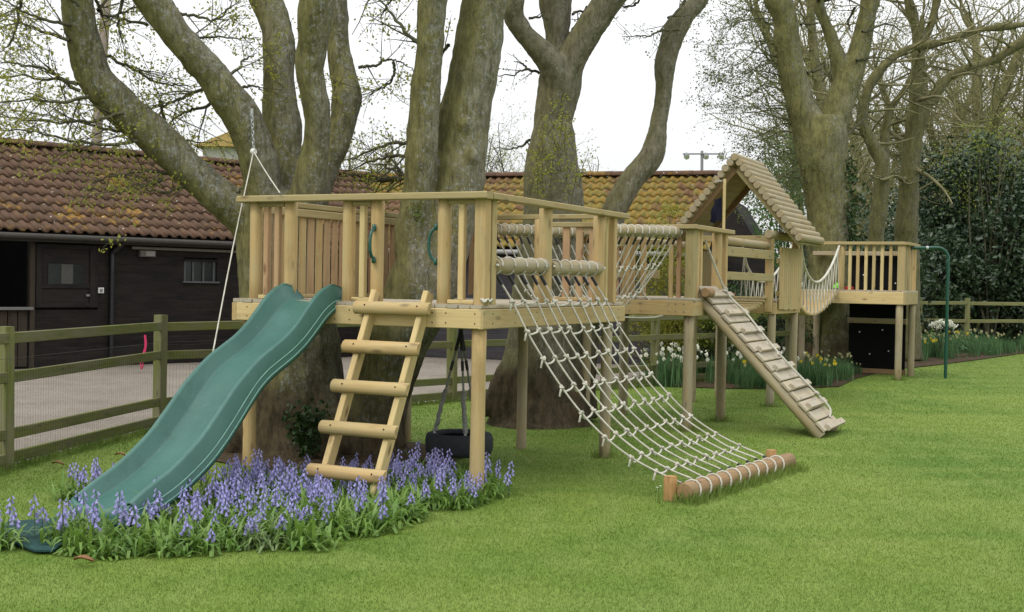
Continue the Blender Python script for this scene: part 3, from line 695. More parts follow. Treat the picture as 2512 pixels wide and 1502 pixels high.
# ---- slide
sl_prof = [(0.17, 1.47, .03), (.02, 1.475, .10), (-.08, 1.45, .13), (-.20, 1.385, .135), (-.33, 1.285, .13), (-.46, 1.19, .12), (-.62, 1.10, .11), (-.78, 1.03, .105), (-.92, .965, .105), (-1.05, .88, .11), (-1.18, .765, .125), (-1.30, .65, .13), (-1.43, .535, .13), (-1.56, .435, .125), (-1.72, .34, .12), (-1.90, .255, .11), (-2.08, .195, .10), (-2.22, .165, .075), (-2.31, .155, .045)]
SLB = 1.575
P = spline(sl_prof, 5)
def slide():
    t = thing('slide', 'wavy green plastic slide running down into the bluebells', 'slide', W(-2.2, SLB, 0))
    rows = []
    tz = np.gradient(P[:, 1]); ta = np.gradient(P[:, 0]); ln = np.hypot(tz, ta)
    na, nz_ = tz/ln, -ta/ln                                # normal in the (a,z) plane, upward
    if nz_.mean() < 0: na, nz_ = -na, -nz_
    sect = [(-.255, -.085), (-.262, -.055), (-.252, -.045), (-.257, -.005), (-.246, .01), (-.250, 1.0), (-.240, 1.08), (-.224, 1.08), (-.212, 1.0), (-.196, .12), (-.165, 0), (0, -.012), (.165, 0), (.196, .12), (.212, 1.0), (.224, 1.08), (.240, 1.08), (.250, 1.0), (.246, .01), (.257, -.005), (.252, -.045), (.262, -.055), (.255, -.085)]
    K = len(sect); V = []
    for i, (a, z, h) in enumerate(P):
        for b, f in sect:
            d = f*h if f >= 0.1 else f
            V.append(W(a+na[i]*d, SLB-b+.03*a, z+nz_[i]*d))
    n = len(P); Fc = [(i*K+j, i*K+j+1, (i+1)*K+j+1, (i+1)*K+j) for i in range(n-1) for j in range(K-1)]
    o = world_mesh('slide_bed', V, Fc, SLIDE_M, t, True)
    o.data.materials.append(PALELINE)
    md = o.modifiers.new('th', 'SOLIDIFY'); md.thickness = .006; md.offset = 0
    # rolled front lip standing on the ground
    a, z, h = P[-1]; V = []
    lip = [(0, .0, .03), (-.03, -.004, .02), (-.05, -.025, 0), (-.055, -.06, -.02), (-.05, -.155, -.05)]
    bs = np.linspace(-.25, .25, 13)
    for da, dz, _ in lip:
        for b in bs:
            e = (abs(b)/.25)**4; V.append(W(a+da*(1-.35*e), SLB-b+.03*a, max(0, z+dz+h*e*(1 if dz > -.03 else .6))))
    m_ = len(bs); Fc = [(i*m_+j, i*m_+j+1, (i+1)*m_+j+1, (i+1)*m_+j) for i in range(len(lip)-1) for j in range(m_-1)]
    l_ = world_mesh('front_lip', V, Fc, SLIDE_M, t, True); md = l_.modifiers.new('th', 'SOLIDIFY'); md.thickness = .006; md.offset = 0
    for s in (-1, 1):
        for dd in (-.05, .0):
            tb = Tubes(); tb.add([W(P[i][0]+na[i]*dd, SLB+.03*P[i][0]+s*(.2625 if dd < -.01 else .2575), P[i][1]+nz_[i]*dd) for i in range(3, n-2)], .005, 5); tb.build('side_bead', PALELINE, t)
    # ears at the top
    for s in (-1, 1):
        pr_ = [(.16, 1.40), (.18, 1.50), (.05, 1.585), (-.05, 1.605), (-.16, 1.57), (-.2, 1.46), (-.06, 1.40)]
        V = [W(a, SLB+s*.248, z) for a, z in pr_]+[W(a, SLB+s*.212, z-.004) for a, z in pr_]; k = len(pr_)
        Fc = [tuple(range(k)), tuple(range(k, 2*k))[::-1]]+[(i, (i+1) % k, k+(i+1) % k, k+i)[::-1] for i in range(k)]
        world_mesh('side_ear', V, Fc, SLIDE_M, t)
def m_slide():
    m = NT('scuffed_green_plastic'); p = m.pos(); n1 = m.noise(p, 2.2, 4, .6); n2 = m.noise(m.scaled(p, (1, 1, 1)), 30, 4, .75); n3 = m.noise(p, 7, 5, .7)
    c = m.mix(m.maprange(n1, .3, .7), (.026, .096, .076), (.038, .120, .096)); c = m.mix(m.maprange(n2, .58, .70, 0, .35), c, (.11, .20, .17)); c = m.mix(m.maprange(n3, .56, .70, 0, .45), c, (.030, .075, .058))
    m.col(c); m.rough(.42, .45); r_ = m.maprange(n3, .3, .7, .34, .55); m.l(r_, m.b.inputs['Roughness']); return m.m
SLIDE_M = m_slide()
PALELINE = plain('scuffed_green_edge', (.17, .33, .27), .5, .4)
slide()
mt = sheet('rubber_mat', [gz(0, 1302), gz(22, 1290), gz(145, 1280), gz(215, 1300), gz(130, 1362), gz(85, 1362), gz(0, 1330)], .018, MATM)
sheet_label = tag(mt, 'dark green rubber mat lying in the grass at the slide foot', 'mat')
md = mt.modifiers.new('th', 'SOLIDIFY'); md.thickness = .012; md.offset = -1

# ---- log ladder
lad = thing('log_ladder', 'pine ladder with five half log rungs leaning on the platform front', 'ladder', W(-.6, .75, 0))
lz = [1.425, 1.125, .825, .52, .205]
def LP(z, b, o=0): 
    t = (1.425-z)/1.22; return W(-.075-.50*t+o, .735+.06*t+b, z)
for b in (-.24, .235):
    beam('stringer', LP(1.55, b, .045), LP(.02, b, .045), .05, .10, PINE_PALE, lad, up=(-UU+ZZ*.4).normalized())
for z in lz:
    log('rung', LP(z, .345, -.02), LP(z, -.335, -.02), 0.054, PINE, lad, half=True, up=(-UU*.9+ZZ*.42).normalized())
    for b in (-.24, .235): screws(lad, [LP(z+.025, b, -.079)], (-UU+ZZ*.4).normalized(), .0062)

# ---- cargo net
net = thing('cargo_net', 'pale rope climbing net sloping from the platform side to a log on the lawn', 'climbing net', W(1.5, -1.4, 0))
gl0, gl1 = W(.74, -1.365, .075), W(2.88, -1.635, .075)
for a0, a1 in ((.21, 1.13), (1.25, 2.30)): log('top_bar', W(a0, .03, 1.77), W(a1, .03, 1.785), .062, PINE_LOG, net)
log('ground_log', gl0, gl1, .070, PINE_BROWN, net)
STAKE = m_wood('cut_stake', (.38, .225, .10), (.28, .16, .07), (.2, .1, .04), ((.42, .24, .1), (1, .95, .9), (.95, 1, .9)))
log('stake', gl0+UU*.02-VV*-.12-ZZ*.2, gl0+UU*.02+VV*.12+ZZ*.11, 0.052, STAKE, net, seed=1)
log('stake', gl1-UU*.12+VV*.135-ZZ*.2, gl1-UU*.12+VV*.135+ZZ*.10, 0.050, STAKE, net, seed=2)
for a, z in ((.19, 1.775), (1.23, 1.785), (2.34, 1.79)): log('bolt', W(a, -.012, z), W(a, -.028, z), .010, WHITEISH, net, seed=0)
prof = np.array([[.02, 1.70], [-.085, 1.50], [-.185, 1.27], [-.30, 1.06], [-.44, .842], [-.58, .648], [-.75, .47], [-.945, .32], [-1.13, .215], [-1.29, .14]])
u_top = [.25, .47, .68, .88, 1.05, 1.34, 1.56, 1.76, 1.95, 2.14]
def knot_mesh(mat, s=1.0):
    tb = Tubes()
    for k in range(2):
        Q = [((.014+.006*k)*math.cos(t+k)*s, (.017)*math.sin(t+k)*s, (.012*math.sin(2*t+k))*s) for t in np.linspace(0, 5.6, 9)]
        tb.add(Q, .0105*s, 5)
    return tb.mesh('knot', mat)
KNOT = knot_mesh(ROPE, .82)
nodes = []
for i, ut in enumerate(u_top):
    f = i/9; row = []
    for k, (b, z) in enumerate(prof):
        t = k/9.3
        a = ut + (.83+.204*i-ut)*t
        row.append(W(a, b-.16*f*t**1.5+rng.uniform(-.006, .006), z+rng.uniform(-.006, .006)))
    g = gl0.lerp(gl1, .06+.088*i); row.append(g+VV*.09+ZZ*.05)
    nodes.append(row)
    rope('upright_rope', [tuple(p) for p in row], .0078, ROPE, net, 6, 4)
    rope('sleeve', [tuple(row[0]+ZZ*.035+VV*.01), tuple(row[0]), tuple(row[0].lerp(row[1], .35))], .0145, BLACKPL, net, 8, 1)
    rope('sleeve', [tuple(row[-1]), tuple(row[-1].lerp(row[-2], .45))], .0135, BLACKPL, net, 8, 1)
    for c, ax, r in ((row[0]*1.0, UU, .067),): pass
    cc = W(ut-.01, .03, 1.772+.006*f); rope('lashing', [tuple(cc+(VV*math.cos(t)+ZZ*math.sin(t))*.068+UU*.012*math.sin(t)) for t in np.linspace(-2.6, 3.2, 13)], .0085, ROPE, net, 5, 1)
    d = (gl1-gl0).normalized(); q = d.cross(ZZ)
    rope('lashing', [tuple(g+(q*math.cos(t)+ZZ*math.sin(t))*.077+d*.015*math.sin(t)) for t in np.linspace(-1.2, 4.6, 13)], .0085, ROPE, net, 5, 1)
for k in range(1, 9):
    for i in range(9):
        A, B = nodes[i][k], nodes[i+1][k]; s = rng.uniform(.02, .055)*(1 if k < 7 else .8)
        mid = A.lerp(B, rng.uniform(.4, .65)) - ZZ*s + VV*-.005
        rope('cross_rope', [tuple(A-ZZ*.008), tuple(A.lerp(mid, .45)-ZZ*s*.55), tuple(mid), tuple(mid.lerp(B, .6)-ZZ*s*.35), tuple(B-ZZ*.006)], .0085, ROPE, net, 5, 3)
    for i in range(10):
        R_ = Matrix.Rotation(rng.uniform(0, 6), 4, 'Z') @ Matrix.Rotation(rng.uniform(-.7, .7), 4, 'X') @ Matrix.Scale(rng.uniform(.9, 1.15), 4)
        put('knot', KNOT, Matrix.Translation(nodes[i][k]) @ R_, net)
    e = nodes[0][k]; rope('rope_tail', [tuple(e), tuple(e-UU*.02-ZZ*.03), tuple(e-UU*.015-ZZ*.07+VV*.01)], .0085, ROPE, net, 5, 3)

# ---- tyre swing under the deck
tc = W(1.31, .91, .215); ty = thing('tyre_swing', 'black tyre hung flat on three grey ropes under the deck', 'tyre swing', tc)
ring = []
for t in np.linspace(0, 2*math.pi, 41)[:-1]:
    for b, z in ((.285, -.085), (.298, -.05), (.300, 0), (.298, .05), (.285, .085), (.255, .097), (.20, .085), (.19, .06), (.245, .05), (.25, 0), (.245, -.05), (.19, -.06), (.20, -.085), (.255, -.097)):
        ring.append(tc+UU*b*math.cos(t)+VV*b*math.sin(t)+ZZ*z)
world_mesh('tyre', ring, [(i*14+j, i*14+(j+1) % 14, ((i+1) % 40)*14+(j+1) % 14, ((i+1) % 40)*14+j) for i in range(40) for j in range(14)], RUBBER, ty, True)
SWR = plain('grey_rope', (.20, .20, .18), .9, .1, 0, .3, 60)
tpv = tc+ZZ*1.0
for k, t in enumerate((2.2, -2.4, -.3)):
    e = tc+UU*.22*math.cos(t)+VV*.22*math.sin(t)+ZZ*.09
    rope('hanging_rope', [tuple(tpv), tuple(tpv.lerp(e, .5)), tuple(e)], .011, SWR, ty, 6, 3)
    q = [tuple(e.lerp(tpv, .02+.05*i)+Vector((rng.uniform(-.008, .008), rng.uniform(-.008, .008), 0))) for i in range(9)]; rope('whipping', q, [.018+.006*(i % 2) for i in range(33)], SWR, ty, 6, 4)
    rope('sleeve', [tuple(tpv.lerp(e, .02)), tuple(tpv.lerp(e, .2))], .017, BLACKPL, ty, 6, 1); rope('sleeve', [tuple(tpv.lerp(e, .30)), tuple(tpv.lerp(e, .39))], .016, BLACKPL, ty, 6, 1)
    rope('eye_bolt', [tuple(e-ZZ*.01), tuple(e+ZZ*.03)], .012, STEEL, ty, 6, 1)
rope('swivel', [tuple(tpv-ZZ*.02), tuple(tpv+ZZ*.14)], .018, BLACKPL, ty, 8, 1)

# ---- pulley rope on the left trunk
pz = at(622, 372, 10.98); chn = thing('pulley', 'small grey pulley on a short chain with a long pale rope at the left trunk', 'pulley', pz)
top = at(618, 272, 11.02); nl = 11
for k in range(nl):
    c = pz.lerp(top, (k+.8)/nl); h_ = (top-pz).length/nl*.72; ax = UU if k % 2 else VV
    rope('chain_link', [tuple(c+ax*.011*math.sin(t)+ZZ*h_*math.cos(t)) for t in np.linspace(0, 6.283, 11)], .0042, STEEL, chn, 5, 1)
log('sheave', pz-VV*.02, pz+VV*.02, .028, WHITEISH, chn)
beam('eye_plate', top+ZZ*.02, top-ZZ*.05, .03, .008, STEEL, chn)
qa, qb = at(687, 474, 9.95), at(521, 872, 9.15)
rope('pull_rope', [tuple(pz), tuple(pz.lerp(qa, .5)-ZZ*.01), tuple(qa)], .006, ROPE, chn, 5, 3); rope('pull_rope', [tuple(pz), tuple(pz.lerp(qb, .5)+Vector((-.01, 0, 0))), tuple(qb)], .006, ROPE, chn, 5, 3)
cl = W(.03, -.01, ZD+.02)
tag(rope('rope_coil', [tuple(cl+UU*.09*math.cos(t)*(1-.02*k)+VV*.035*math.sin(t*1.3)+ZZ*(.012*(k % 3))) for k, t in enumerate(np.linspace(0, 15, 30))], .0075, ROPE, None, 5, 2), 'small pale rope coil lying at the deck corner', 'rope')
# ---- rope net tunnel between first and second platform
tun = thing('net_tunnel', 'rope net bridge slung between two log bars from the first platform to the second', 'net bridge', W(4, .8, 1.2))
TL = [(W(2.80, .36, 2.17), W(5.10, .20, 2.265-.02)), (W(2.80, 1.40, 2.17), W(5.02, 1.36, 2.235))]
for s, (a, b) in enumerate(TL): log('side_log', a, b, .056, PINE_LOG, tun)
NB = 13; rows_t = [[], []]
for s, (a, b) in enumerate(TL):
    bm = [.36+.40*.5, 1.40-.40*.5][s]
    for i in range(NB):
        f = (i+.5)/NB; p = a.lerp(b, f)
        sag = 4*f*(1-f); zb_ = 1.47-.10-.15*sag; cb_ = W(2.80+2.3*f, .83, zb_)
        sh = (-1 if s == 0 else 1)*.05
        row = [p-ZZ*.05]
        for t in (.34, .68): row.append(p.lerp(cb_, t)+ZZ*(-.06*math.sin(math.pi*t))+UU*rng.uniform(-.03, .03)+VV*sh*.5)
        row.append(cb_); rows_t[s].append(row)
        rope('hanger_rope', [tuple(q) for q in row], .0085, ROPE, tun, 5, 3)
        rope('lashing', [tuple(p+(VV*math.cos(t)+ZZ*math.sin(t))*.062+UU*.012*math.sin(t)) for t in np.linspace(-2.4, 3.6, 12)], .0085, ROPE, tun, 5, 1)
        rope('sleeve', [tuple(row[0]), tuple(row[0].lerp(row[1], .28))], .0135, BLACKPL, tun, 6, 1)
    for k in (1, 2):
        for i in range(NB-1):
            A, B = rows_t[s][i][k], rows_t[s][i+1][k]; rope('cross_rope', [tuple(A), tuple(A.lerp(B, rng.uniform(.4, .6))-ZZ*rng.uniform(.02, .05)), tuple(B)], .0085, ROPE, tun, 5, 4)
        for i in range(NB): put('knot', KNOT, Matrix.Translation(rows_t[s][i][k]) @ Matrix.Rotation(rng.uniform(0, 6), 4, 'Z'), tun)
rope('keel_rope', [tuple(r[-1]) for r in rows_t[0]], .012, ROPE, tun, 6, 2)
rope('end_rope', [tuple(rows_t[0][-1][1]), tuple(rows_t[0][-1][2]), tuple(W(5.0, .35, 1.30)), tuple(W(4.6, .83, 1.27))], .0095, ROPE, tun, 5, 4)

# ---- second platform
ZR2 = 2.33; z2 = 1.50
A0, A1, B0, B1 = 5.02, 6.40, 0.0, 1.42
p2 = thing('middle_platform', 'smaller pine platform with board rails between the net tunnel and the ramp', 'play platform', W(5.7, .7, 0))
deck(p2, A0-.02, A1+.02, B0-.02, B1+.02, z2, False)
zf = z2-.03-.085
beam('fascia_beam', W(A0-.01, B0, zf), W(A0-.01, 1.55, zf), .045, .17, PINE, p2); beam('fascia_beam', W(A0-.034, B0, zf), W(A1, B0, zf), .045, .17, PINE, p2)
beam('fascia_beam', W(A0-.034, B1, zf), W(A1, B1, zf), .045, .17, PINE, p2); beam('fascia_beam', W(A1-.01, B0+.03, zf), W(A1-.01, B1-.03, zf), .045, .17, PINE, p2)
screws(p2, [W(A0-.034, b, zf+dz) for b in (.1, .2, .28, .62, .75) for dz in (-.04, .045)], -UU, .009)
for a, b in ((A0+.07, .07), (A1-.10, .05), (A0+.07, B1-.1), (A1-.1, B1-.1)): rpost(p2, a, b, -.05, z2-.2, .058, PINE_LOG)
beam('hand_rail', W(A0+.02, B0-.04, ZR2-.03), W(A0+.02, B1+.05, ZR2-.03), .12, .05, PINE_RAIL, p2); beam('hand_rail', W(A0+.08, B0+.02, ZR2-.032), W(A1+.06, B0+.02, ZR2-.032), .12, .05, PINE_RAIL, p2)
beam('hand_rail', W(A0+.08, B1-.02, ZR2-.032), W(A1+.06, B1-.02, ZR2-.032), .10, .05, PINE_RAIL, p2)
for a, b, w_ in ((A0+.07, .06, .11), ): beam('post', W(a, b, z2), W(a, b, ZR2-.056), w_, w_, PINE_RAIL, p2, up=UU)
beam('post', W(A0+.20, .05, z2), W(A0+.20, .05, ZR2-.056), .08, .07, PINE, p2, up=VV); rpost(p2, 6.02, .05, z2, ZR2-.056, .06); beam('post', W(6.27, .04, z2), W(6.27, .04, ZR2-.056), .08, .08, PINE, p2, up=VV)
for b in (.20, .29): baluster(p2, A0+.06, b, z2, ZR2-.06, None, .05, .04)
baluster(p2, 5.42, .06, z2, ZR2-.06)
beam('mid_rail', W(A0+.10, .10, z2+.30), W(A0+.10, .34, z2+.30), .03, .09, PINE_RAIL, p2)
for z in (z2+.27, z2+.66): beam('board_rail', W(A0+.05, B1-.08, z), W(A1, B1-.08, z), .025, .10, PINE_RAIL, p2)
for a in (5.05, 5.2, 5.36, 5.55, 5.75, 5.95, 6.15, 6.32): beam('slat', W(a, B1-.05, z2), W(a, B1-.05, ZR2-.07), .075, .022, rng.choice((PINE_RAIL, PINE, PINE_PINK)), p2, up=VV)
for z in (z2+.27, z2+.66): beam('board_rail', W(A1-.02, .9, z), W(A1-.02, B1-.08, z), .025, .10, PINE_RAIL, p2)
for b in (1.1, 1.25): beam('slat', W(A1-.05, b, z2), W(A1-.05, b, ZR2-.07), .075, .022, PINE, p2, up=UU)
rpost(p2, A1-.08, B1-.1, z2, ZR2-.056, .05); rpost(p2, A0+.08, B1-.1, z2, ZR2-.056, .05)
# flag on a thin staff
fl = thing('flag', 'drooping navy flag on a thin pine staff above the middle platform rail', 'flag', W(6.44, .10, 2.3))
ft = at(1806, 441, 15.1).z
log('staff', W(6.44, .10, 2.0), W(6.44, .10, ft), .018, PINE_PALE, fl); log('staff_pin', W(6.40, .12, ft-.03), W(6.46, .22, ft-.03), .008, STEEL, fl)
z0, z1 = at(1806, 545, 15.1).z, at(1806, 487, 15.1).z; V = []; nn = 9
for i in range(nn):
    for j in range(7):
        t, q = i/(nn-1), j/6
        V.append(W(6.43, .12, 0)+VV*(.012+q*(.10+.05*t)*(1-.1*math.sin(9*t)))+UU*(.035*math.sin(7*q+3*t))+ZZ*(z1+(z0-z1)*t-.02*q+.015*math.sin(8*q)))
world_mesh('cloth', V, [(i*7+j, i*7+j+1, (i+1)*7+j+1, (i+1)*7+j) for i in range(nn-1) for j in range(6)], NAVY, fl, True)

# ---- ramp
rp = thing('ramp', 'sloping plank ramp with raised cleats and a knotted rope beside the middle platform', 'ramp', W(5.7, -1.3, 0))
RA0, RA1 = 5.30, 6.10
rt0, rt1 = Vector((0, .06, 1.62)), Vector((0, -1.42, .05))       # (.., b, z)
def RP(a, t, o=0.0):
    b = rt0.y+(rt1.y-rt0.y)*t; z = rt0.z+(rt1.z-rt0.z)*t
    n_ = Vector((0, 1.57, 1.62)).normalized()      # up off the slope: (b,z)
    L_ = math.hypot(1.62, 1.48); nb_, nz2 = -1.48/L_, 1.57/L_
    return W(a, b+nb_*o, z+nz2*o)
nrm = (RP(5, .5, 1)-RP(5, .5, 0)).normalized()
for a in (RA0+.05, RA1-.05): log('ramp_log', RP(a, .0, -.06), RP(a, 1.0, -.06), .062, PINE_LOG, rp)
npl = 15
for i in range(npl):
    t0, t1 = i/npl, (i+1)/npl-.006; tm = (t0+t1)/2
    Lp = (RP(0, t1)-RP(0, t0)).length
    beam('plank', RP(RA0-.01+rng.uniform(-.01, .01), tm, .02), RP(RA1+.01+rng.uniform(-.01, .01), tm, .02), Lp, .026, PINE_GREY, rp, up=nrm)
for i in range(8):
    t = .075+i*.128 if i < 7 else .985
    c = beam('cleat', RP(RA0+.10, t, .055), RP(RA1+.10, t, .055), .075, .042, PINE_GREY, rp, up=nrm)
    screws(rp, [RP(RA0+.10, t, .078), RP(RA1-.10, t, .078)], nrm, .008)
rr_ = [W(5.50, .03, 2.16)]; 
for t in (.06, .22, .36, .52, .66, .80, .90): rr_.append(RP(RA1-.22+.06*math.sin(t*9), t, .10))
rr_.append(RP(RA1-.22, .94, .04))
rope('hand_rope', [tuple(p) for p in rr_], .013, ROPE, rp, 7, 5)
for k in (1, 3, 4, 6): put('knot', KNOT, Matrix.Translation(rr_[k]) @ Matrix.Scale(1.5, 4) @ Matrix.Rotation(k, 4, 'X'), rp)
log('top_log', W(5.20, -.075, 1.565), W(5.42, -.075, 1.565), .055, BROWNL if 'BROWNL' in globals() else PINE_BROWN, rp)

# ---- bridge to the playhouse
br = thing('plank_bridge', 'short sagging plank bridge between the middle platform and the playhouse', 'bridge', W(7.4, .6, 1.2))
nb = 15
for i in range(nb):
    f = i/(nb-1); a = 6.48+f*1.86; z = 1.49-.15*4*f*(1-f)
    beam('plank', W(a, .05, z), W(a, 1.05, z), .11, .028, PINE_RAIL, br)
log('side_log', W(6.36, .10, 2.20), W(8.36, .05, 2.20), .05, PINE_LOG, br); beam('side_board', W(6.36, .04, 2.07), W(8.36, -.02, 2.07), .03, .12, PINE_RAIL, br); beam('side_board', W(6.36, .04, 1.77), W(8.36, -.02, 1.765), .03, .10, PINE_RAIL, br)
log('side_log', W(6.36, 1.30, 2.20), W(8.36, 1.20, 2.20), .05, PINE_LOG, br)

# ---- playhouse
H0, H1 = 8.38, 9.78; HZ = 1.47
ph = thing('playhouse', 'open pine playhouse on posts with a steep roof of half round logs', 'playhouse', W(9.1, .55, 0))
deck(ph, H0, H1, -.06, 1.22, HZ, False)
beam('fascia_beam', W(H0, -.06, HZ-.12), W(H0, 1.22, HZ-.12), .04, .16, PINE, ph); beam('fascia_beam', W(H0, -.04, HZ-.12), W(H1, -.04, HZ-.12), .04, .16, PINE, ph); beam('fascia_beam', W(H1, -.06, HZ-.12), W(H1, 1.22, HZ-.12), .04, .16, PINE, ph)
for a, b in ((H0+.06, 0), (H1-.08, 0), (H0+.06, 1.12), (H1-.08, 1.12)): rpost(ph, a, b, -.05, HZ-.2, .056, PINE_LOG)
EZ = 2.30; RZ = 3.375; RB = .55
beam('post', W(H0+.0, .03, 1.30), W(H0+.0, .03, 2.30), .10, .10, PINE, ph, up=UU); beam('post', W(H1-.06, .0, HZ), W(H1-.06, .0, 2.30), .09, .09, PINE, ph, up=UU)
for a in (H0+.05, H1-.06): beam('post', W(a, 1.12, HZ), W(a, 1.12, 2.30), .09, .09, PINE, ph, up=UU)
for b in (.02, 1.10): log('wall_plate', W(H0-.14, b, 2.355), W(H1+.05, b, 2.355), .06, PINE_LOG, ph)
eR, eL = Vector((-.36, 2.26)), Vector((1.46, 2.26)); rg_ = Vector((RB, RZ))
for s, e in ((0, eR), (1, eL)):
    for a in (H0+.10, H1-.12): beam('rafter', W(a, e.x, e.y-.02), W(a, RB+(.02 if s else -.02), RZ-.10), .05, .10, PINE_BROWN if s else PINE_RAIL, ph, up=UU.cross(Vector(W(0, e.x, e.y)-W(0, RB, RZ))).normalized())
    nl = 14; d = (rg_-e); L_ = d.length; nrm2 = Vector((-d.y, d.x)).normalized()*(1 if s == 0 else -1)
    if nrm2.y < 0: nrm2 = -nrm2
    up3 = (VV*nrm2.x+ZZ*nrm2.y)
    for i in range(nl):
        f = (i+.45)/nl; q = e+d*f+nrm2*.035
        j = rng.uniform(-.012, .012)
        log('roof_log', W(H0-.02+j, q.x, q.y), W(H1-.04+j, q.x, q.y), L_/nl*.52, PINE_LOG, ph, up=up3, seed=i % 4)
    slab('roof_board', [W(H0+.06, e.x, e.y-.02), W(H1-.12, e.x, e.y-.02), W(H1-.12, RB, RZ-.02), W(H0+.06, RB, RZ-.02)], .018, PINE_RAIL, ph)
log('ridge_log', W(H0-.03, RB, RZ+.05), W(H1-.04, RB, RZ+.05), .055, PINE_LOG, ph)
beam('tie_beam', W(H0+.10, -.0, 2.30), W(H0+.10, 1.15, 2.30), .04, .09, PINE_RAIL, ph)
nbp = 11
for i in range(nbp):
    a = H0+.10+(i+.5)*(H1-H0-.14)/nbp; e = rng.uniform(-.012, .012)
    beam('panel_board', W(a, -.085, 1.33+e), W(a, -.085, 2.19), (H1-H0-.14)/nbp-.005, .022, PINE, ph, up=VV)
screws(ph, [W(H0+.2+.26*i, -.097, z) for i in range(5) for z in (1.5, 1.95)], -VV, .008)
for z in (1.55, 2.0): beam('panel_rail', W(H0+.08, -.055, z), W(H1-.05, -.055, z), .03, .07, PINE_RAIL, ph)
for i in range(9):
    a = H0+.12+(i+.5)*(H1-H0-.2)/9; beam('panel_board', W(a, 1.19, 1.47), W(a, 1.19, 2.15), .11, .022, PINE_RAIL, ph, up=VV)
tag(beam('red_toy', W(8.75, .75, 1.51), W(9.05, .78, 1.51), .16, .07, REDP, None), 'small red plastic toy lying on the playhouse floor', 'toy')

# ---- rope bridge to the far platform
rb_ = thing('rope_bridge', 'sagging plank bridge with rope handrails between playhouse and far platform', 'rope bridge', W(12, .1, 1.1))
nb = 38; BW0, BW1 = -.46, .42
def bz(f): g_ = f**.75; return 1.47+.12*f-.30*4*g_*(1-g_)
def hz_(f): g_ = f**.75; return 2.30+.12*f-.62*4*g_*(1-g_)
for i in range(nb):
    f = (i+.5)/nb; a = H1+.02+f*(14.56-H1-.06); c = .41+.43*f
    beam('plank', W(a, BW0+c, bz(f)), W(a, BW1+c, bz(f)), .105, .028, PINE, rb_)
for s in (BW0, BW1):
    Q = [tuple(W(H1+f*(14.60-H1), s+.41+.43*f, hz_(f))) for f in np.linspace(0, 1, 13)]
    rope('handrail_rope', Q, .022, ROPE, rb_, 7, 3)
    for i in range(12):
        f = (i+.5)/12; a = H1+f*(14.58-H1); c = .41+.43*f
        p = W(a, s+c, hz_(f)); 
        for o in (-.16, .16): rope('side_rope', [tuple(p), tuple(W(a+o, s+c, bz(f)+.01))], .009, ROPE, rb_, 5, 1)

# ---- far platform
F0, F1, G0, G1 = 14.58, 15.95, -.80, 1.15; z3 = 1.61; ZR3 = 2.49
p3 = thing('far_platform', 'farthest pine platform with open balusters beside the ivy trunk', 'play platform', W(15.2, 0, 0))
deck(p3, F0-.02, F1+.02, G0-.02, G1, z3, True)
zf = z3-.03-.11
beam('fascia_beam', W(F0-.01, G0, zf), W(F0-.01, G1, zf), .045, .22, PINE_PALE, p3); beam('fascia_beam', W(F0-.034, G0, zf), W(F1, G0, zf), .045, .22, PINE_RAIL, p3); beam('fascia_beam', W(F1, G0, zf), W(F1, G1, zf), .045, .22, PINE, p3)
for a, b in ((F0+.06, G0+.10), (F1-.12, G0+.06), (F0+.08, G1-.1), (F1-.1, G1-.1)): rpost(p3, a, b, -.05, z3-.25, .062, PINE_LOG)
beam('hand_rail', W(F0+.03, G0-.04, ZR3-.03), W(F0+.03, G1+.1, ZR3-.03), .12, .055, PINE_RAIL, p3); beam('hand_rail', W(F0+.09, G0+.02, ZR3-.032), W(F1+.06, G0+.02, ZR3-.032), .12, .055, PINE_RAIL, p3)
beam('post', W(F0+.06, G0+.08, z3), W(F0+.06, G0+.08, ZR3-.058), .13, .11, PINE_RAIL, p3, up=UU)
for i, b in enumerate((-.53, -.38, -.235, -.095, .05, .19)): baluster(p3, F0+.06, b, z3, ZR3-.06, rng.choice((PINE_PALE, PINE)), .055, .05)
rpost(p3, F0+.06, .34, z3, ZR3-.06, .055)
for a in (14.9, 15.2, 15.5): beam('slat', W(a, G0+.04, z3), W(a, G0+.04, ZR3-.06), .10, .03, PINE_RAIL, p3, up=VV)
beam('post', W(15.78, G0+.05, z3), W(15.78, G0+.05, ZR3-.06), .10, .10, PINE, p3, up=UU)
beam('rear_rail', W(F1-.04, G0+.1, ZR3-.18), W(F1-.04, G1, ZR3-.18), .10, .08, PINE_LOG, p3)
cw = thing('climbing_wall', 'black climbing board with timber crossbars behind the far platform', 'climbing wall', W(16.05, -.05, 0))
for z0, z1 in ((.10, .98), (1.06, 2.30)): beam('panel', W(16.05, .46, (z0+z1)/2), W(16.05, -.60, (z0+z1)/2), .03, z1-z0, DARKIN, cw)
for z in (1.02, .05): beam('crossbar', W(16.02, .48, z), W(16.02, -.62, z), .06, .10, PINE_BROWN if z < .5 else PINE_LOG, cw)
for b, z in ((.25, .80), (-.18, .85), (-.3, .45), (.05, .38), (-.32, 2.15), (-.02, 2.2), (.2, 1.9), (-.4, 1.75)): beam('climbing_hold', W(16.02, b, z), W(15.995, b, z), .022, .022, WHITEISH, cw)
tag(rope('toy', [tuple(W(14.8, .45, 1.63)), tuple(W(14.8, .45, 1.66)), tuple(W(14.8, .45, 1.72)), tuple(W(14.8, .45, 1.75))], [.06, .09, .09, .085, .085, .08, .07, .04, .03, .01, .01, .01, .01], LIMEP, None, 10), 'lime green plastic toy on the far platform edge', 'toy')
tag(beam('red_toy', W(15.0, .20, 1.64), W(15.0, .33, 1.64), .12, .06, REDP, None), 'small red toy behind the far platform balusters', 'toy')
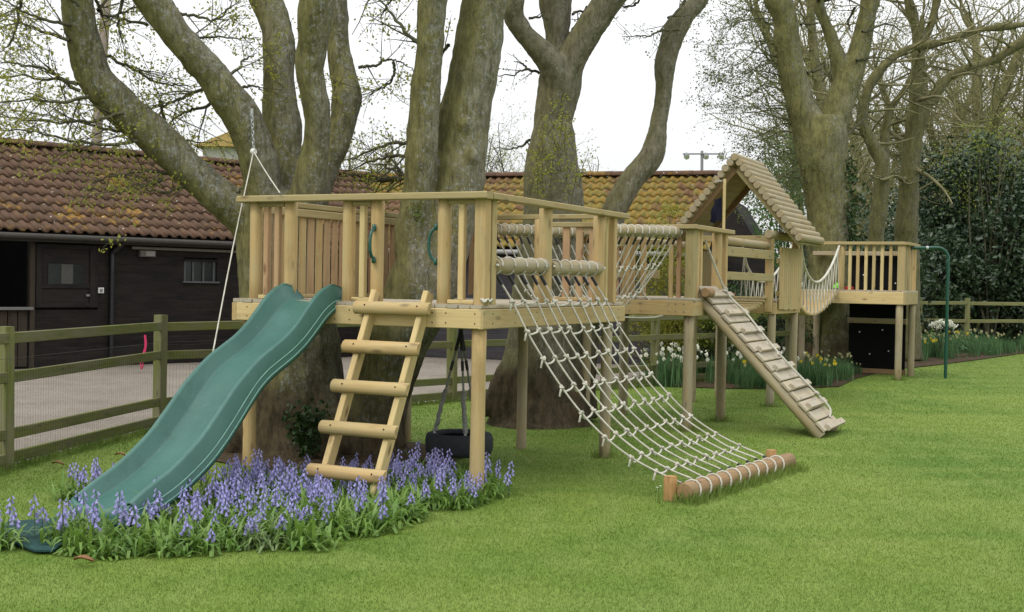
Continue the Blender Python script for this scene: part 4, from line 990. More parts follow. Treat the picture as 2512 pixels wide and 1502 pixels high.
# ---- green bent pole
gp = thing('fire_pole', 'slim dark green bent steel pole beside the far platform', 'pole', gz(2319, 929))
b0 = gz(2319, 929); b1 = Vector((b0.x, b0.y, at(2329, 608, b0.y).z)); e0 = W(15.3, -.78, b1.z-.02)
dd = (e0-b1).normalized()
Q = [b0, b0.lerp(b1, .5), b1-ZZ*.30]+[b1-ZZ*.22+dd*.22-(dd*math.cos(t)*.22)+ZZ*.22*math.sin(t) for t in np.linspace(.1, 1.5, 6)]+[b1.lerp(e0, .5), e0]
rope('pipe', [tuple(q) for q in Q], .030, POLE_M, gp, 10, 3)
rope('coupling', [tuple(b1.lerp(e0, .55)), tuple(b1.lerp(e0, .62))], .036, STEEL, gp, 10, 1); log('coupling', b0+ZZ*1.02, b0+ZZ*1.07, .036, POLE_M, gp)
# ------------------------------------------------------------------ trees
def tex(name, size, depth=3):
    t = bpy.data.textures.new(name, 'CLOUDS'); t.noise_scale = size; t.noise_depth = depth; return t
TX_BIG, TX_MID, TX_SM = tex('big', .55), tex('mid', .16), tex('small', .05)
def stem(pts, Y, dy=0.0, n=8):
    """pixel polyline with pixel widths, at distance Y (falling to Y+dy at its end) -> centres and radii in metres"""
    m = len(pts); o = []
    for i, (x, y, w_) in enumerate(pts):
        yy = Y[i] if isinstance(Y, (list, tuple)) else Y+dy*i/(m-1); p = at(x, y, yy); o.append((p.x, p.y, max(p.z, -.12), w_/2/F_PX*yy))
    S_ = spline(o, n); return S_[:, :3], np.maximum(S_[:, 3], .006)
def trunk_mesh(name, stems, mat, parent, voxel=.03, lumps=(), amp=1.0, k=16):
    tb = Tubes()
    for P_, R_ in stems:
        tb.add(P_, R_, k); n = tb.n
        ends = [P_[0], P_[-1]]
        # close both ends so the voxel remesh sees solids
        base = n-len(P_)*k
        tb.V.append(np.array(ends)); 
        f1 = np.array([[base+j, base+(j+1) % k, n, n] for j in range(k)]); f2 = np.array([[base+(len(P_)-1)*k+j, base+(len(P_)-1)*k+(j+1) % k, n+1, n+1] for j in range(k)])
        tb.n += 2; tb.F += [f1, f2]
    V = np.vstack(tb.V); Fq = np.vstack(tb.F)
    Fl = [tuple(f) if f[2] != f[3] else tuple(f[:3]) for f in Fq.tolist()]
    org = WM[parent.name].translation
    me = mesh_np('tmp', V-np.array(org), Fl, mat)
    ob = bpy.data.objects.new('tmp', me); COL.objects.link(ob)
    for lp, lr in lumps:
        bm = bmesh.new(); bm.from_mesh(me); bmesh.ops.create_icosphere(bm, subdivisions=2, radius=lr, matrix=Matrix.Translation(Vector(lp)-org)); bm.to_mesh(me); bm.free()
    m = ob.modifiers.new('r', 'REMESH'); m.mode = 'VOXEL'; m.voxel_size = voxel
    m = ob.modifiers.new('s', 'SMOOTH'); m.iterations = 4; m.factor = .5
    for tx, st in ((TX_BIG, .10), (TX_MID, .020), (TX_SM, .008)):
        d = ob.modifiers.new('d', 'DISPLACE'); d.texture = tx; d.strength = st*amp; d.mid_level = .5; d.texture_coords = 'LOCAL'
    bpy.context.view_layer.update()
    res = bpy.data.meshes.new_from_object(ob.evaluated_get(bpy.context.evaluated_depsgraph_get()))
    bpy.data.objects.remove(ob); res.name = name
    if not res.materials: res.materials.append(mat)
    res.polygons.foreach_set('use_smooth', np.ones(len(res.polygons), bool))
    return put(name, res, Matrix.Translation(org), parent)
def grow(tb, lv, p, d, L, r, lvl, R, maxl, bend=.22, seg=.10, lift=.0, ratio=(.35, .6), gap=.16, leafp=.8, k=None):
    """one branch and its side shoots; tb takes the wood, lv the leaf points"""
    seg_ = seg*(1 if lvl < 2 else .7); n = max(3, int(L/seg_)); st = L/n; P_ = [p]; d = d/np.linalg.norm(d)
    for i in range(n):
        d = d + R.normal(size=3)*bend*math.sqrt(st*4)*.5 + np.array([0, 0, lift*st]); d /= np.linalg.norm(d)
        p = p+d*st; P_.append(p)
    P_ = np.array(P_); rad = np.linspace(r, max(r*.3, .0022), n+1)
    tb.add(P_, rad, k or (5 if r > .02 else 4 if r > .008 else 3))
    if lvl < maxl:
        s = gap*(1.6 if lvl == 0 else 1)*R.uniform(.5, 1.0)
        while s < L*.97:
            i = min(n-1, int(s/st)); t = P_[i+1]-P_[i]; t /= np.linalg.norm(t)
            q = R.normal(size=3); q -= t*q.dot(t); q /= np.linalg.norm(q)
            a = R.uniform(.6, 1.15); nd = t*math.cos(a)+q*math.sin(a)
            grow(tb, lv, P_[i], nd, L*R.uniform(*ratio)*(1-.45*s/L), rad[i]*.55, lvl+1, R, maxl, bend*1.15, seg, lift, ratio, gap, leafp)
            s += gap*R.uniform(.6, 1.5)*(1.6 if lvl == 0 else 1)
    if lvl >= maxl-1:
        for i in range(1, n+1):
            if R.random() < leafp*(.35 if lvl < maxl else .7): lv.append(P_[i])
        lv.append(P_[-1])
def crown(parent, tb, lv, R, leaf_mat, size, per=2, twig=TWIG, spread=.035):
    b = tag(tb.build('branches', twig, parent, True), kind='stuff')
    if lv and per:
        Pp = np.repeat(np.array(lv), per, 0); Pp = Pp+R.normal(size=Pp.shape)*spread
        V, Fq = leaf_arrays(Pp, size, R, .0); tag(world_mesh('foliage', V, Fq, leaf_mat, parent), kind='stuff')
def branch_px(tb, lv, R, pts, Y, dy, r0_, r1_, maxl, side_gap=.13, side_len=(.4, 1.0), lift=0.0, bend=.25, gap=.12, leafp=.8):
    """a main branch drawn through given points, with random side shoots"""
    o = np.array([tuple(at(x, y, Y+dy*i/(len(pts)-1))) for i, (x, y) in enumerate(pts)]); P_ = spline(o, 6)
    P_ = P_+R.normal(size=P_.shape)*.008; rad = np.linspace(r0_, r1_, len(P_)); tb.add(P_, rad, 5)
    L = np.linalg.norm(np.diff(P_, axis=0), axis=1); c = np.concatenate([[0], np.cumsum(L)]); s = .12
    while s < c[-1]:
        i = min(len(P_)-2, int(np.searchsorted(c, s))-1); t = P_[i+1]-P_[i]; t /= np.linalg.norm(t)
        q = R.normal(size=3); q -= t*q.dot(t); q /= np.linalg.norm(q); a = R.uniform(.5, 1.1)
        grow(tb, lv, P_[i], t*math.cos(a)+q*math.sin(a), R.uniform(*side_len)*(1-.4*s/c[-1]), max(.004, rad[i]*.5), 1, R, maxl, bend, .08, lift, (.35, .6), gap, leafp)
        s += side_gap*R.uniform(.5, 1.5)

# -- left tree with five stems
tA = thing('multi_stem_tree', 'mossy tree of five leaning stems at the left of the first platform', 'tree', gz(715, 1120))
base = [(725, 1150, 330), (722, 1080, 285), (720, 1000, 262), (718, 900, 245), (712, 800, 232), (700, 700, 222), (690, 600, 215), (690, 520, 190), (690, 470, 150)]
YA = 11.7
sA = [stem(base, YA),
      stem([(680, 640, 130), (610, 540, 105), (560, 497, 98), (470, 420, 93), (380, 335, 90), (290, 258, 90), (228, 180, 88), (202, 90, 83), (188, 0, 81), (172, -120, 76), (160, -260, 66)], YA, -.9),
      stem([(690, 560, 120), (650, 470, 105), (630, 390, 98), (597, 303, 90), (556, 236, 88), (508, 168, 86), (447, 101, 85), (377, 0, 82), (300, -110, 74), (240, -230, 62)], YA-.15, -.7),
      stem([(700, 560, 110), (705, 480, 92), (700, 400, 86), (690, 303, 90), (684, 202, 84), (683, 101, 84), (652, 0, 80), (610, -110, 74), (590, -240, 62)], YA+.1, .5),
      stem([(715, 580, 110), (738, 510, 88), (757, 440, 78), (775, 370, 70), (780, 303, 68), (773, 236, 68), (758, 168, 69), (766, 101, 78), (779, 0, 86), (790, -110, 78), (800, -250, 66)], YA-.2, -.6),
      stem([(745, 520, 100), (785, 440, 76), (815, 370, 68), (840, 300, 64), (847, 240, 72), (842, 190, 70), (827, 101, 64), (820, 0, 62), (822, -110, 56), (835, -240, 48)], YA+.25, .5)]
for x, y, w_ in ((545, 1122, 60), (880, 1110, 60), (650, 1160, 70), (800, 1150, 70)):
    sA.append(stem([(x+(725-x)*.75, 960, 90), (x+(725-x)*.35, 1060, 85), (x, y, w_), (x-(725-x)*.25, y+25, 30)], YA-.25))
lA = []
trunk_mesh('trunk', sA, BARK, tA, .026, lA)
RA = np.random.default_rng(3); tb = Tubes(); lv = []
for pts, Y, dy in (
    ([(195, 225), (130, 180), (60, 160), (-20, 150)], 11.0, -.6), ([(190, 205), (120, 195), (50, 185), (-30, 195)], 11.0, .5), ([(215, 235), (150, 250), (60, 245), (-20, 255)], 10.9, -.4),
    ([(340, 345), (250, 355), (150, 340), (60, 320), (-20, 318)], 11.2, -.7), ([(330, 330), (240, 310), (140, 290), (30, 270)], 11.2, .6), ([(300, 280), (200, 300), (90, 295), (-10, 280)], 11.1, -.2),
    ([(175, 60), (110, 50), (40, 20), (-20, -20)], 10.9, -.5), ([(170, 100), (90, 70), (30, 60), (-20, 80)], 10.9, .4), ([(60, -30), (45, 40), (30, 100), (-5, 130)], 10.6, .1), ([(230, -20), (260, 40), (330, 20), (380, 15)], 11.2, .3),
    ([(260, 135), (320, 165), (380, 200), (440, 210), (490, 212)], 11.4, .1), ([(500, 215), (440, 245), (390, 262), (330, 290), (290, 330)], 11.6, -.4), ([(525, 255), (470, 270), (430, 290), (400, 320)], 11.6, .4), ([(360, 60), (300, 50), (260, 30)], 11.4, .3),
    ([(445, 85), (500, 92), (560, 92), (640, 96)], 11.6, .1), ([(430, 30), (480, 40), (530, 48), (560, 20), (570, -20)], 11.6, .4), ([(590, 215), (620, 210), (645, 222)], 11.7, .1), ([(560, 190), (600, 150), (630, 130)], 11.5, .4),
    ([(420, 430), (370, 420), (310, 425), (250, 440), (210, 470)], 11.4, -.6), ([(400, 440), (360, 455), (300, 470), (270, 480)], 11.3, -.5), ([(880, 165), (920, 160), (960, 148), (985, 155), (1010, 172)], 12.0, .1), ([(965, 150), (968, 180), (955, 205), (925, 222), (890, 235)], 12.0, .2),
    ([(240, 30), (270, -10), (330, -60)], 11.2, .5), ([(470, 455), (400, 470), (340, 460)], 11.4, -.3), ([(390, 250), (420, 330), (480, 350), (540, 345)], 12.2, .8), ([(200, 20), (150, -20), (60, -50), (-20, -60)], 10.9, -.4), ([(300, 0), (290, 60), (300, 110)], 10.9, .2)):
    branch_px(tb, lv, RA, pts, Y, dy, .018, .004, 2, .10, (.3, .85), -.05, .28, .12, .8)
for i in range(26):      # the crown above the picture
    s_ = sA[1+i % 5]; p = s_[0][-1-(i % 6)*2]; grow(tb, lv, p, RA.normal(size=3)*np.array([1, 1, .5])+np.array([0, 0, .7]), RA.uniform(1.0, 1.9), .03, 0, RA, 2, .25, .14, .1, (.35, .6), .28, .5)
crown(tA, tb, lv, RA, BUD, .036, 3, spread=.035)

# -- twin trunk tree growing through the deck
tB = thing('twin_trunk_tree', 'twin trunk tree with lichened bark growing up through the first platform deck', 'tree', gz(915, 1095))
YB = 11.75
sB = [stem([(900, 1135, 260), (908, 1080, 190), (925, 1000, 160), (945, 930, 152), (985, 820, 160), (1030, 715, 170), (1068, 620, 168), (1105, 500, 142), (1124, 404, 141), (1136, 303, 130), (1158, 202, 124), (1175, 101, 121), (1187, 0, 112), (1196, -110, 104), (1200, -250, 90)], YB, .15),
      stem([(1010, 760, 120), (1015, 650, 100), (1012, 560, 88), (1020, 470, 76), (1032, 400, 74), (1043, 303, 73), (1046, 202, 70), (1054, 101, 70), (1062, 0, 70), (1070, -110, 64), (1074, -250, 54)], YB-.1, -.3)]
for x, y in ((850, 1120), (985, 1105)): sB.append(stem([(920, 960, 90), (900+(x-915)*.6, 1050, 75), (x, y, 50)], YB-.15))
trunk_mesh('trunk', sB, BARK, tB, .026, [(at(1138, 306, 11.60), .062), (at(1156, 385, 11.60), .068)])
RB_ = np.random.default_rng(5); tb = Tubes(); lv = []
for pts, Y, dy in (([(1015, 355), (960, 350), (900, 375), (850, 395)], 11.8, .8), ([(1010, 375), (960, 385), (910, 395), (840, 425)], 11.8, .6), ([(1012, 430), (960, 440), (900, 430), (820, 432)], 11.9, .7), ([(1035, 120), (980, 60), (940, 10), (900, -20)], 11.7, .6), ([(1100, 110), (1085, 130), (1075, 160)], 11.9, .3), ([(1000, 435), (950, 410), (900, 400)], 11.9, 1.2), ([(1060, 0), (1000, -20), (960, 0), (930, 50)], 11.7, .3), ([(985, 440), (900, 445), (860, 440)], 12.2, .4)):
    branch_px(tb, lv, RB_, pts, Y, dy, .022, .005, 2, .13, (.3, .7), .05, .28, .13, .7)
for i in range(12):
    p = sB[i % 2][0][-1-(i % 5)*2]; grow(tb, lv, p, RB_.normal(size=3)*np.array([1, 1, .5])+np.array([0, 0, .7]), RB_.uniform(1, 1.8), .03, 0, RB_, 2, .25, .14, .1, (.35, .6), .28, .5)
crown(tB, tb, lv, RB_, BUD, .036, 3)

# -- middle tree with flared roots and a curved side stem
tC = thing('forked_tree', 'grey forked tree with flared roots behind the cargo net', 'tree', gz(1300, 1045))
YC = 14.2
sC = [stem([(1310, 1060, 260), (1312, 1020, 215), (1315, 950, 195), (1322, 880, 185), (1335, 760, 166), (1348, 620, 152), (1356, 500, 145), (1356, 404, 130), (1358, 337, 110), (1357, 303, 95), (1370, 236, 102), (1378, 180, 104), (1385, 150, 80)], YC, .2),
      stem([(1385, 240, 70), (1368, 190, 72), (1345, 150, 68), (1300, 100, 58), (1264, 50, 52), (1262, 0, 50), (1270, -100, 46), (1262, -220, 40)], YC+.1, -.5),
      stem([(1385, 220, 70), (1378, 160, 60), (1366, 110, 54), (1365, 60, 66), (1362, 0, 84), (1356, -100, 78), (1362, -220, 64)], YC+.2, .3),
      stem([(1375, 250, 72), (1398, 160, 74), (1425, 110, 70), (1455, 62, 76), (1497, -2, 80), (1560, -90, 74), (1600, -200, 62)], YC+.15, -.2),
      stem([(1395, 1020, 150), (1408, 900, 115), (1432, 760, 84), (1460, 650, 72), (1490, 560, 66), (1520, 490, 61), (1548, 448, 59), (1585, 403, 57), (1605, 360, 54), (1615, 303, 50), (1626, 236, 50), (1632, 168, 51), (1648, 101, 54), (1662, 68, 56), (1690, 30, 50), (1716, -5, 46), (1745, -110, 42), (1760, -220, 36)], YC+.35, .4)]
for x, y, w_ in ((1188, 1008, 36), (1222, 1040, 40), (1268, 1062, 46), (1320, 1068, 44), (1372, 1060, 46), (1430, 1045, 44), (1240, 1000, 36)):
    sC.append(stem([(1315+(x-1315)*.25, 800, 60), (1312+(x-1312)*.48, 900, 62), (1310+(x-1310)*.78, 985, 56), (x, y, w_), (x+(x-1310)*.22, y+14, 18)], YC-.22-.1*math.cos((x-1310)/60)))
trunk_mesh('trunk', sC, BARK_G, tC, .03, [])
RC = np.random.default_rng(8); tb = Tubes(); lv = []
for pts, Y, dy in (([(1325, 178), (1290, 172), (1260, 182), (1215, 186)], 14.3, -.3), ([(1300, 175), (1285, 160), (1262, 150)], 14.2, .2), ([(1300, 45), (1330, 42), (1345, 50)], 14.2, .1), ([(1405, 35), (1440, 25), (1465, 15)], 14.3, .3), ([(1440, 15), (1415, 60), (1390, 90)], 14.5, .3), ([(1662, 75), (1620, 75), (1590, 88), (1530, 90)], 14.5, -.2), ([(1640, 45), (1670, 20), (1690, -20)], 14.5, .2), ([(1580, -30), (1560, 10), (1520, 15), (1490, 5)], 14.6, .4), ([(1690, -10), (1665, 25), (1640, 50), (1600, 85), (1570, 95)], 14.3, -.3), ([(1300, 345), (1260, 365), (1210, 365)], 14.4, .6)):
    branch_px(tb, lv, RC, pts, Y, dy, .018, .005, 2, .2, (.25, .6), 0, .28, .16, .6)
for i in range(16):
    p = sC[1+i % 4][0][-1-(i % 5)*2]; grow(tb, lv, p, RC.normal(size=3)*np.array([1, 1, .5])+np.array([0, 0, .7]), RC.uniform(1, 1.8), .03, 0, RC, 2, .25, .14, .1, (.35, .6), .3, .5)
crown(tC, tb, lv, RC, BUD_D, .032, 2)
# fresh climbing leaves up the middle trunk
sp_ = thing('climbing_sprig', 'bright yellow green sprigs climbing the middle grey trunk', 'climbing plant', at(1340, 500, 13.76))
tb = Tubes(); lv = []
for x, y in ((1345, 270), (1370, 310), (1330, 330), (1385, 400), (1350, 400), (1320, 440), (1400, 450), (1375, 360), (1390, 330), (1330, 390), (1300, 420), (1420, 400)):
    p = np.array(at(x, y+60, 13.76)); grow(tb, lv, p, np.array([RC.normal()*.2, -.25, 1.]), .45, .005, 1, RC, 2, .3, .06, 0, (.3, .6), .07, .95)
crown(sp_, tb, lv, RC, BUD, .04, 3, spread=.03)

# -- right tree with three stems
tE = thing('ivy_trunk_tree', 'tall three stemmed tree with ivy behind the rope bridge', 'tree', gz(2035, 915))
YE = 24.3
sE = [stem([(2035, 940, 210), (2035, 890, 140), (2035, 800, 114), (2035, 700, 104), (2032, 585, 98), (2025, 500, 98), (2018, 420, 116), (2012, 340, 130), (2012, 290, 110)], YE),
      stem([(2005, 400, 90), (1995, 340, 86), (1968, 270, 73), (1950, 202, 65), (1936, 135, 62), (1930, 101, 60), (1928, 50, 60), (1908, 0, 66), (1880, -60, 52), (1850, -150, 44)], YE, -.5),
      stem([(2030, 400, 90), (2035, 330, 82), (2050, 280, 76), (2068, 225, 68), (2090, 180, 58), (2106, 135, 52), (2120, 67, 48), (2136, 0, 44), (2150, -90, 40), (2155, -180, 34)], YE+.1, .4),
      stem([(2050, 280, 60), (2058, 220, 46), (2060, 170, 40), (2048, 120, 36), (2032, 75, 32), (2014, 35, 31), (2004, -10, 28), (1995, -100, 24)], YE+.2, .3),
      stem([(2045, 520, 60), (2080, 470, 46), (2105, 478, 40)], YE-.1)]
for x, y in ((1975, 925), (2095, 925)): sE.append(stem([(2035, 780, 70), (2035+(x-2035)*.55, 880, 62), (x, y, 40)], YE-.2))
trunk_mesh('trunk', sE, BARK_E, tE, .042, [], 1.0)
RE = np.random.default_rng(12); tb = Tubes(); lv = []
for i in range(22):
    y = 20+i*20; x = 1925 if y < 150 else 1925+(y-150)*.28
    branch_px(tb, lv, RE, [(x, y), (x-55, y+RE.uniform(-35, 10)), (x-120, y+RE.uniform(-30, 40)), (x-RE.uniform(150, 230), y+RE.uniform(-20, 70))], YE, RE.uniform(-1.4, 1.6), .016, .004, 2, .20, (.5, 1.1), -.1, .26, .17, .75)
for pts in ([(1965, 60), (2000, 58), (2040, 50)], [(1980, 180), (2010, 170), (2030, 152)], [(2115, 80), (2180, 60), (2230, 90)], [(2100, 150), (2150, 140), (2200, 150)], [(2080, 330), (2120, 290), (2130, 250)], [(2098, 20), (2080, 55), (2090, 80)], [(2060, 260), (2040, 200), (2010, 150)]):
    branch_px(tb, lv, RE, pts, YE, .6, .03, .006, 2, .25, (.4, .9), 0, .26, .2, .5)
for i in range(18):
    p = sE[1+i % 3][0][-1-(i % 6)*2]; grow(tb, lv, p, RE.normal(size=3)*np.array([1, 1, .5])+np.array([0, 0, .7]), RE.uniform(1.6, 2.6), .05, 0, RE, 2, .25, .2, .1, (.35, .6), .4, .5)
crown(tE, tb, lv, RE, BUD_D, .05, 3, TWIG, .05)
def ivy_patch(label, pts, Y, n, size, R, mat=IVY, sx=22, sy=30):
    o = thing('ivy', label, 'ivy', at(pts[0][0], pts[0][1], Y)); Pp = []
    for x, y in pts:
        for _ in range(n): Pp.append(tuple(at(x+R.normal()*sx, y+R.normal()*sy, Y+R.normal()*.08)))
    V, Fq = leaf_arrays(Pp, size, R, -.2, .9); tag(world_mesh('ivy_leaves', V, Fq, mat, o), kind='stuff')
    tb = Tubes(); tb.add([tuple(at(pts[-1][0], pts[-1][1]+40, Y+.05)), tuple(at(pts[0][0], pts[0][1], Y+.02))], .02, 5); tb.build('ivy_stem', TWIG, o)
ivy_patch('dark ivy climbing the right flank of the three stemmed trunk', [(2082, 470), (2086, 520), (2088, 570), (2092, 620), (2084, 430)], 24.1, 170, .07, RE, sx=11)
ivy_patch('ivy round the foot of the trunk behind the rope bridge', [(2085, 790), (2090, 850), (2092, 900), (2000, 800)], 24.0, 90, .06, RE, sx=9)
ivy_patch('small ivy clump on the trunk base beneath the first deck', [(752, 1060), (770, 1030), (735, 1035), (760, 1085)], 11.05, 120, .055, RA, sx=20, sy=22)
ivy_patch('green moss tuft high on the twin trunk under the rail', [(1022, 520), (1030, 540), (1018, 500)], 11.40, 60, .022, RA, m_leaf('moss', (.05, .075, .012), (.09, .12, .02), 0), 10, 12)

# -- twin trees right of it, in front of the evergreens
tF = thing('slender_tree', 'slender crooked tree with a long limb reaching right above the far platform', 'tree', (at(2150, 700, 27).x, 27, 0))
YF = 27
sF = [stem([(2148, 890, 56), (2150, 760, 48), (2150, 590, 42), (2158, 500, 40), (2163, 404, 40), (2140, 354, 32), (2116, 303, 28), (2122, 250, 28), (2137, 202, 27), (2187, 145, 22), (2238, 118, 20), (2305, 105, 19), (2406, 74, 18), (2512, 60, 16), (2640, 30, 12)], YF),
      stem([(2160, 440, 34), (2170, 354, 24), (2177, 286, 20), (2194, 253, 18), (2221, 215, 18), (2250, 150, 14), (2262, 60, 11), (2270, -40, 9)], YF+.2)]
trunk_mesh('trunk', sF, BARK_F, tF, .05, [], 1.0, 10)
tG = thing('upright_tree', 'straight mossy trunk with a rising limb in front of the dark evergreens', 'tree', (at(2225, 700, 27.8).x, 27.8, 0))
YG = 27.8
sG = [stem([(2224, 885, 80), (2224, 760, 66), (2224, 590, 60), (2227, 500, 54), (2232, 404, 46), (2238, 337, 42), (2247, 236, 38), (2254, 135, 32), (2246, 67, 28), (2228, 0, 26), (2215, -90, 22), (2210, -200, 18)], YG),
      stem([(2240, 400, 34), (2262, 290, 30), (2300, 222, 28), (2340, 182, 27), (2440, 145, 26), (2512, 100, 25), (2620, 40, 20)], YG, .4),
      stem([(2250, 130, 26), (2280, 70, 22), (2300, 0, 20), (2310, -90, 16)], YG)]
trunk_mesh('trunk', sG, BARK_F, tG, .05, [], 1.0, 10)
for t_, s_, Rr in ((tF, sF, np.random.default_rng(21)), (tG, sG, np.random.default_rng(22))):
    tb = Tubes(); lv = []
    for P_, R_ in s_:
        for i in range(len(P_)//3, len(P_), 3):
            d = Rr.normal(size=3)*np.array([1, .7, .5])+np.array([0, 0, .25]); grow(tb, lv, P_[i], d, Rr.uniform(.9, 2.3), max(.012, R_[i]*.3), 0, Rr, 2, .28, .18, .1, (.35, .65), .26, .5)
    crown(t_, tb, lv, Rr, BUD_D, .05, 1, TWIG_F)
# ------------------------------------------------------------------ background woods and shrubs
RW = np.random.default_rng(31)
def bare_tree(seed, H, spread, leafp):
    """crown-high tree with a tangle of fine twigs: wood arrays and leaf points about its own base"""
    R = np.random.default_rng(seed); tb = Tubes(); tk = Tubes(); lv = []
    P_ = [np.array([0., 0, -.1])]; d = np.array([R.normal()*.05, R.normal()*.05, 1.])
    for i in range(14): d = d+R.normal(size=3)*.07; d[2] = abs(d[2]); d /= np.linalg.norm(d); P_.append(P_[-1]+d*H*.06)
    P_ = np.array(P_); tk.add(P_, np.linspace(H*.022, H*.008, len(P_)), 8)
    for i in range(3, 15):
        for _ in range(3 if i > 4 else 2):
            a = R.uniform(0, 6.283); dd = np.array([math.cos(a)*spread, math.sin(a)*spread, R.uniform(.15, 1.1)])
            grow(tb, lv, P_[min(i, 14)], dd, H*R.uniform(.16, .34), H*.0032, 0, R, 2, .25, .3, .12, (.35, .6), .42, leafp)
    return tk, tb, lv, R
WOOD = [bare_tree(100+i, h, s, .5) for i, (h, s) in enumerate(((12, .9), (14, .7), (10, 1.1)))]
WM_ = []
LEAF_W = m_leaf('budding_wood_leaf', (.13, .125, .045), (.21, .21, .07), .35)
for tk, tb, lv, R in WOOD:
    Pp = np.array(lv)+R.normal(size=(len(lv), 3))*.05; Pp = np.repeat(Pp, 5, 0)+R.normal(size=(5*len(Pp), 3))*.2; V, Fq = leaf_arrays(Pp, .07, R)
    WM_.append((tk.mesh('trunk', BARK_F), tb.mesh('branches', TWIG_F), mesh_np('foliage', V, Fq, LEAF_W)))
spots = [(2085, 33), (2030, 40), (2190, 42), (2310, 44), (2420, 43), (2500, 42), (2365, 47), (2250, 49), (2460, 51), (2550, 46), (2120, 48), (2325, 55), (2405, 57), (2500, 58), (2200, 60), (2290, 63), (2600, 50), (2690, 44), (2440, 66), (2140, 66), (2360, 70), (2540, 72), (2350, 40), (2455, 41), (2540, 40), (2270, 46), (2400, 48), (2490, 47), (2160, 52), (2220, 57), (2340, 60), (2475, 62), (2090, 55), (1990, 60), (2450, 78), (2300, 78), (2220, 76), (2520, 82)]
for i, (px, Y) in enumerate(spots):
    p = at(px, 720, Y+3); k = i % 3; sc = .85+.3*RW.random()
    t = thing('bare_tree', 'leafless budding tree in the wood beyond the far right fence', 'tree', (p.x, p.y, 0), 'trees of the wood beyond the fence')
    Mt = Matrix.Translation((p.x, p.y, 0)) @ Matrix.Rotation(RW.uniform(0, 6.28), 4, 'Z') @ Matrix.Scale(sc, 4)
    put('trunk', WM_[k][0], Mt, t); tag(put('branches', WM_[k][1], Mt, t), kind='stuff'); tag(put('foliage', WM_[k][2], Mt, t), kind='stuff')
DARKTW = plain('dark_stem', (.03, .028, .02), .9, .1)
def shrub(name, label, c, rad, n, size, mat, R, clumps=40, up=0.0, shell=.55, cat='shrub', aspect=.5, stems=12, group=None, twig=TWIG):
    """leafy shrub: leaf clumps through an uneven crown on real stems"""
    c = Vector(c); o = thing(name, label, cat, (c.x, c.y, 0), group); Pp = []
    cc = []
    for _ in range(clumps):
        d = R.normal(size=3); d /= np.linalg.norm(d); rr = R.uniform(shell, 1.05)**.7
        cc.append(np.array([c.x+d[0]*rad[0]*rr, c.y+d[1]*rad[1]*rr, max(.1, c.z+d[2]*rad[2]*rr)]))
    per = n//clumps
    for q in cc:
        s = R.uniform(.12, .26)*min(rad); Pp.append(q+R.normal(size=(per, 3))*s*np.array([1.2, 1.2, .7]))
    Pp = np.vstack(Pp); Pp[:, 2] = np.maximum(Pp[:, 2], .03)
    V, Fq = leaf_arrays(Pp, size, R, up, aspect); tag(world_mesh('foliage', V, Fq, mat, o), kind='stuff')
    tb = Tubes(); b = np.array([c.x, c.y, 0.])
    for q in cc[:stems]:
        m_ = (b+q)/2+R.normal(size=3)*.12*min(rad)+np.array([0, 0, .1]); tb.add(spline([b+R.normal(size=3)*np.array([.12, .12, 0])*min(rad), m_, q], 4), np.linspace(.022*max(rad)+.006, .005, 9), 4)
    tag(tb.build('stems', twig, o), kind='stuff'); return o
def sp3(px, py, Y): p = at(px, py, Y); return (p.x, p.y, p.z)
for px, py, Y, r_, n, lab in ((2400, 520, 37.5, (2.3, 1.8, 2.3), 13000, 'large dark evergreen bush, tallest of those behind the far fence'), (2285, 590, 38.5, (1.3, 1.5, 2.1), 7000, 'dark evergreen bush close behind the straight mossy trunk'), (2510, 600, 36.5, (1.7, 1.6, 2.4), 9000, 'dark evergreen bush cut by the right edge of the picture'), (2330, 690, 36.2, (1.5, 1.2, 1.4), 7000, 'low dark evergreen just above the far fence rails'), (2450, 710, 36.6, (1.9, 1.3, 1.4), 7000, 'low dark evergreen at right behind the far fence')):
    shrub('evergreen_bush', lab, sp3(px, py, Y), r_, n, .16, HOLLY, RW, 90, .0, .35, 'bush', .5, 7, None, DARKTW)
shrub('evergreen_bush', 'dark evergreen bush behind the black climbing board', sp3(2130, 690, 31), (1.6, 1.2, 2.2), 5000, .14, HOLLY, RW, 50, 0, .3, 'bush', .5, 7, None, DARKTW)
shrub('green_shrub', 'lime green spring shrub with thin stems above the dark evergreens', sp3(2440, 390, 36), (1.9, 1.2, 1.5), 1300, .085, m_leaf('lime_leaf', (.11, .15, .025), (.21, .25, .045), .45), RW, 60, 0, .2, 'shrub')
shrub('green_shrub', 'dense green small leaved tree seen through the playhouse gable', sp3(1905, 500, 30), (1.0, 1.0, 1.6), 5200, .075, m_leaf('mid_leaf', (.035, .07, .02), (.10, .16, .05), .3), RW, 70, 0, .2, 'tree')
shrub('green_shrub', 'leafy green tree behind the playhouse roof beside the three stemmed trunk', sp3(1955, 420, 31), (.8, 1.0, 1.5), 2600, .075, m_leaf('mid_leaf_pale', (.05, .08, .03), (.13, .17, .06), .3), RW, 60, 0, .2, 'tree')
shrub('green_shrub', 'dark green shrub below the playhouse floor', sp3(1890, 790, 24.5), (1.3, .8, 1.0), 3600, .075, IVY, RW, 40, 0, .2)
shrub('green_shrub', 'green shrub behind the plank bridge rails', sp3(1835, 660, 25.5), (.8, .7, 1.2), 3000, .08, m_leaf('bright_leaf', (.03, .09, .015), (.09, .19, .035), .3), RW, 40, 0, .2)
shrub('green_shrub', 'dark leaved bush under the rope bridge planks', sp3(1985, 800, 26), (1.0, .7, 1.0), 2600, .08, IVY, RW, 40, 0, .2)
shrub('flowering_shrub', 'yellow green flowering shrub behind the middle platform rails', sp3(1640, 690, 21.2), (.85, .6, 1.2), 7000, .055, FORS, RW, 60, 0, .15)
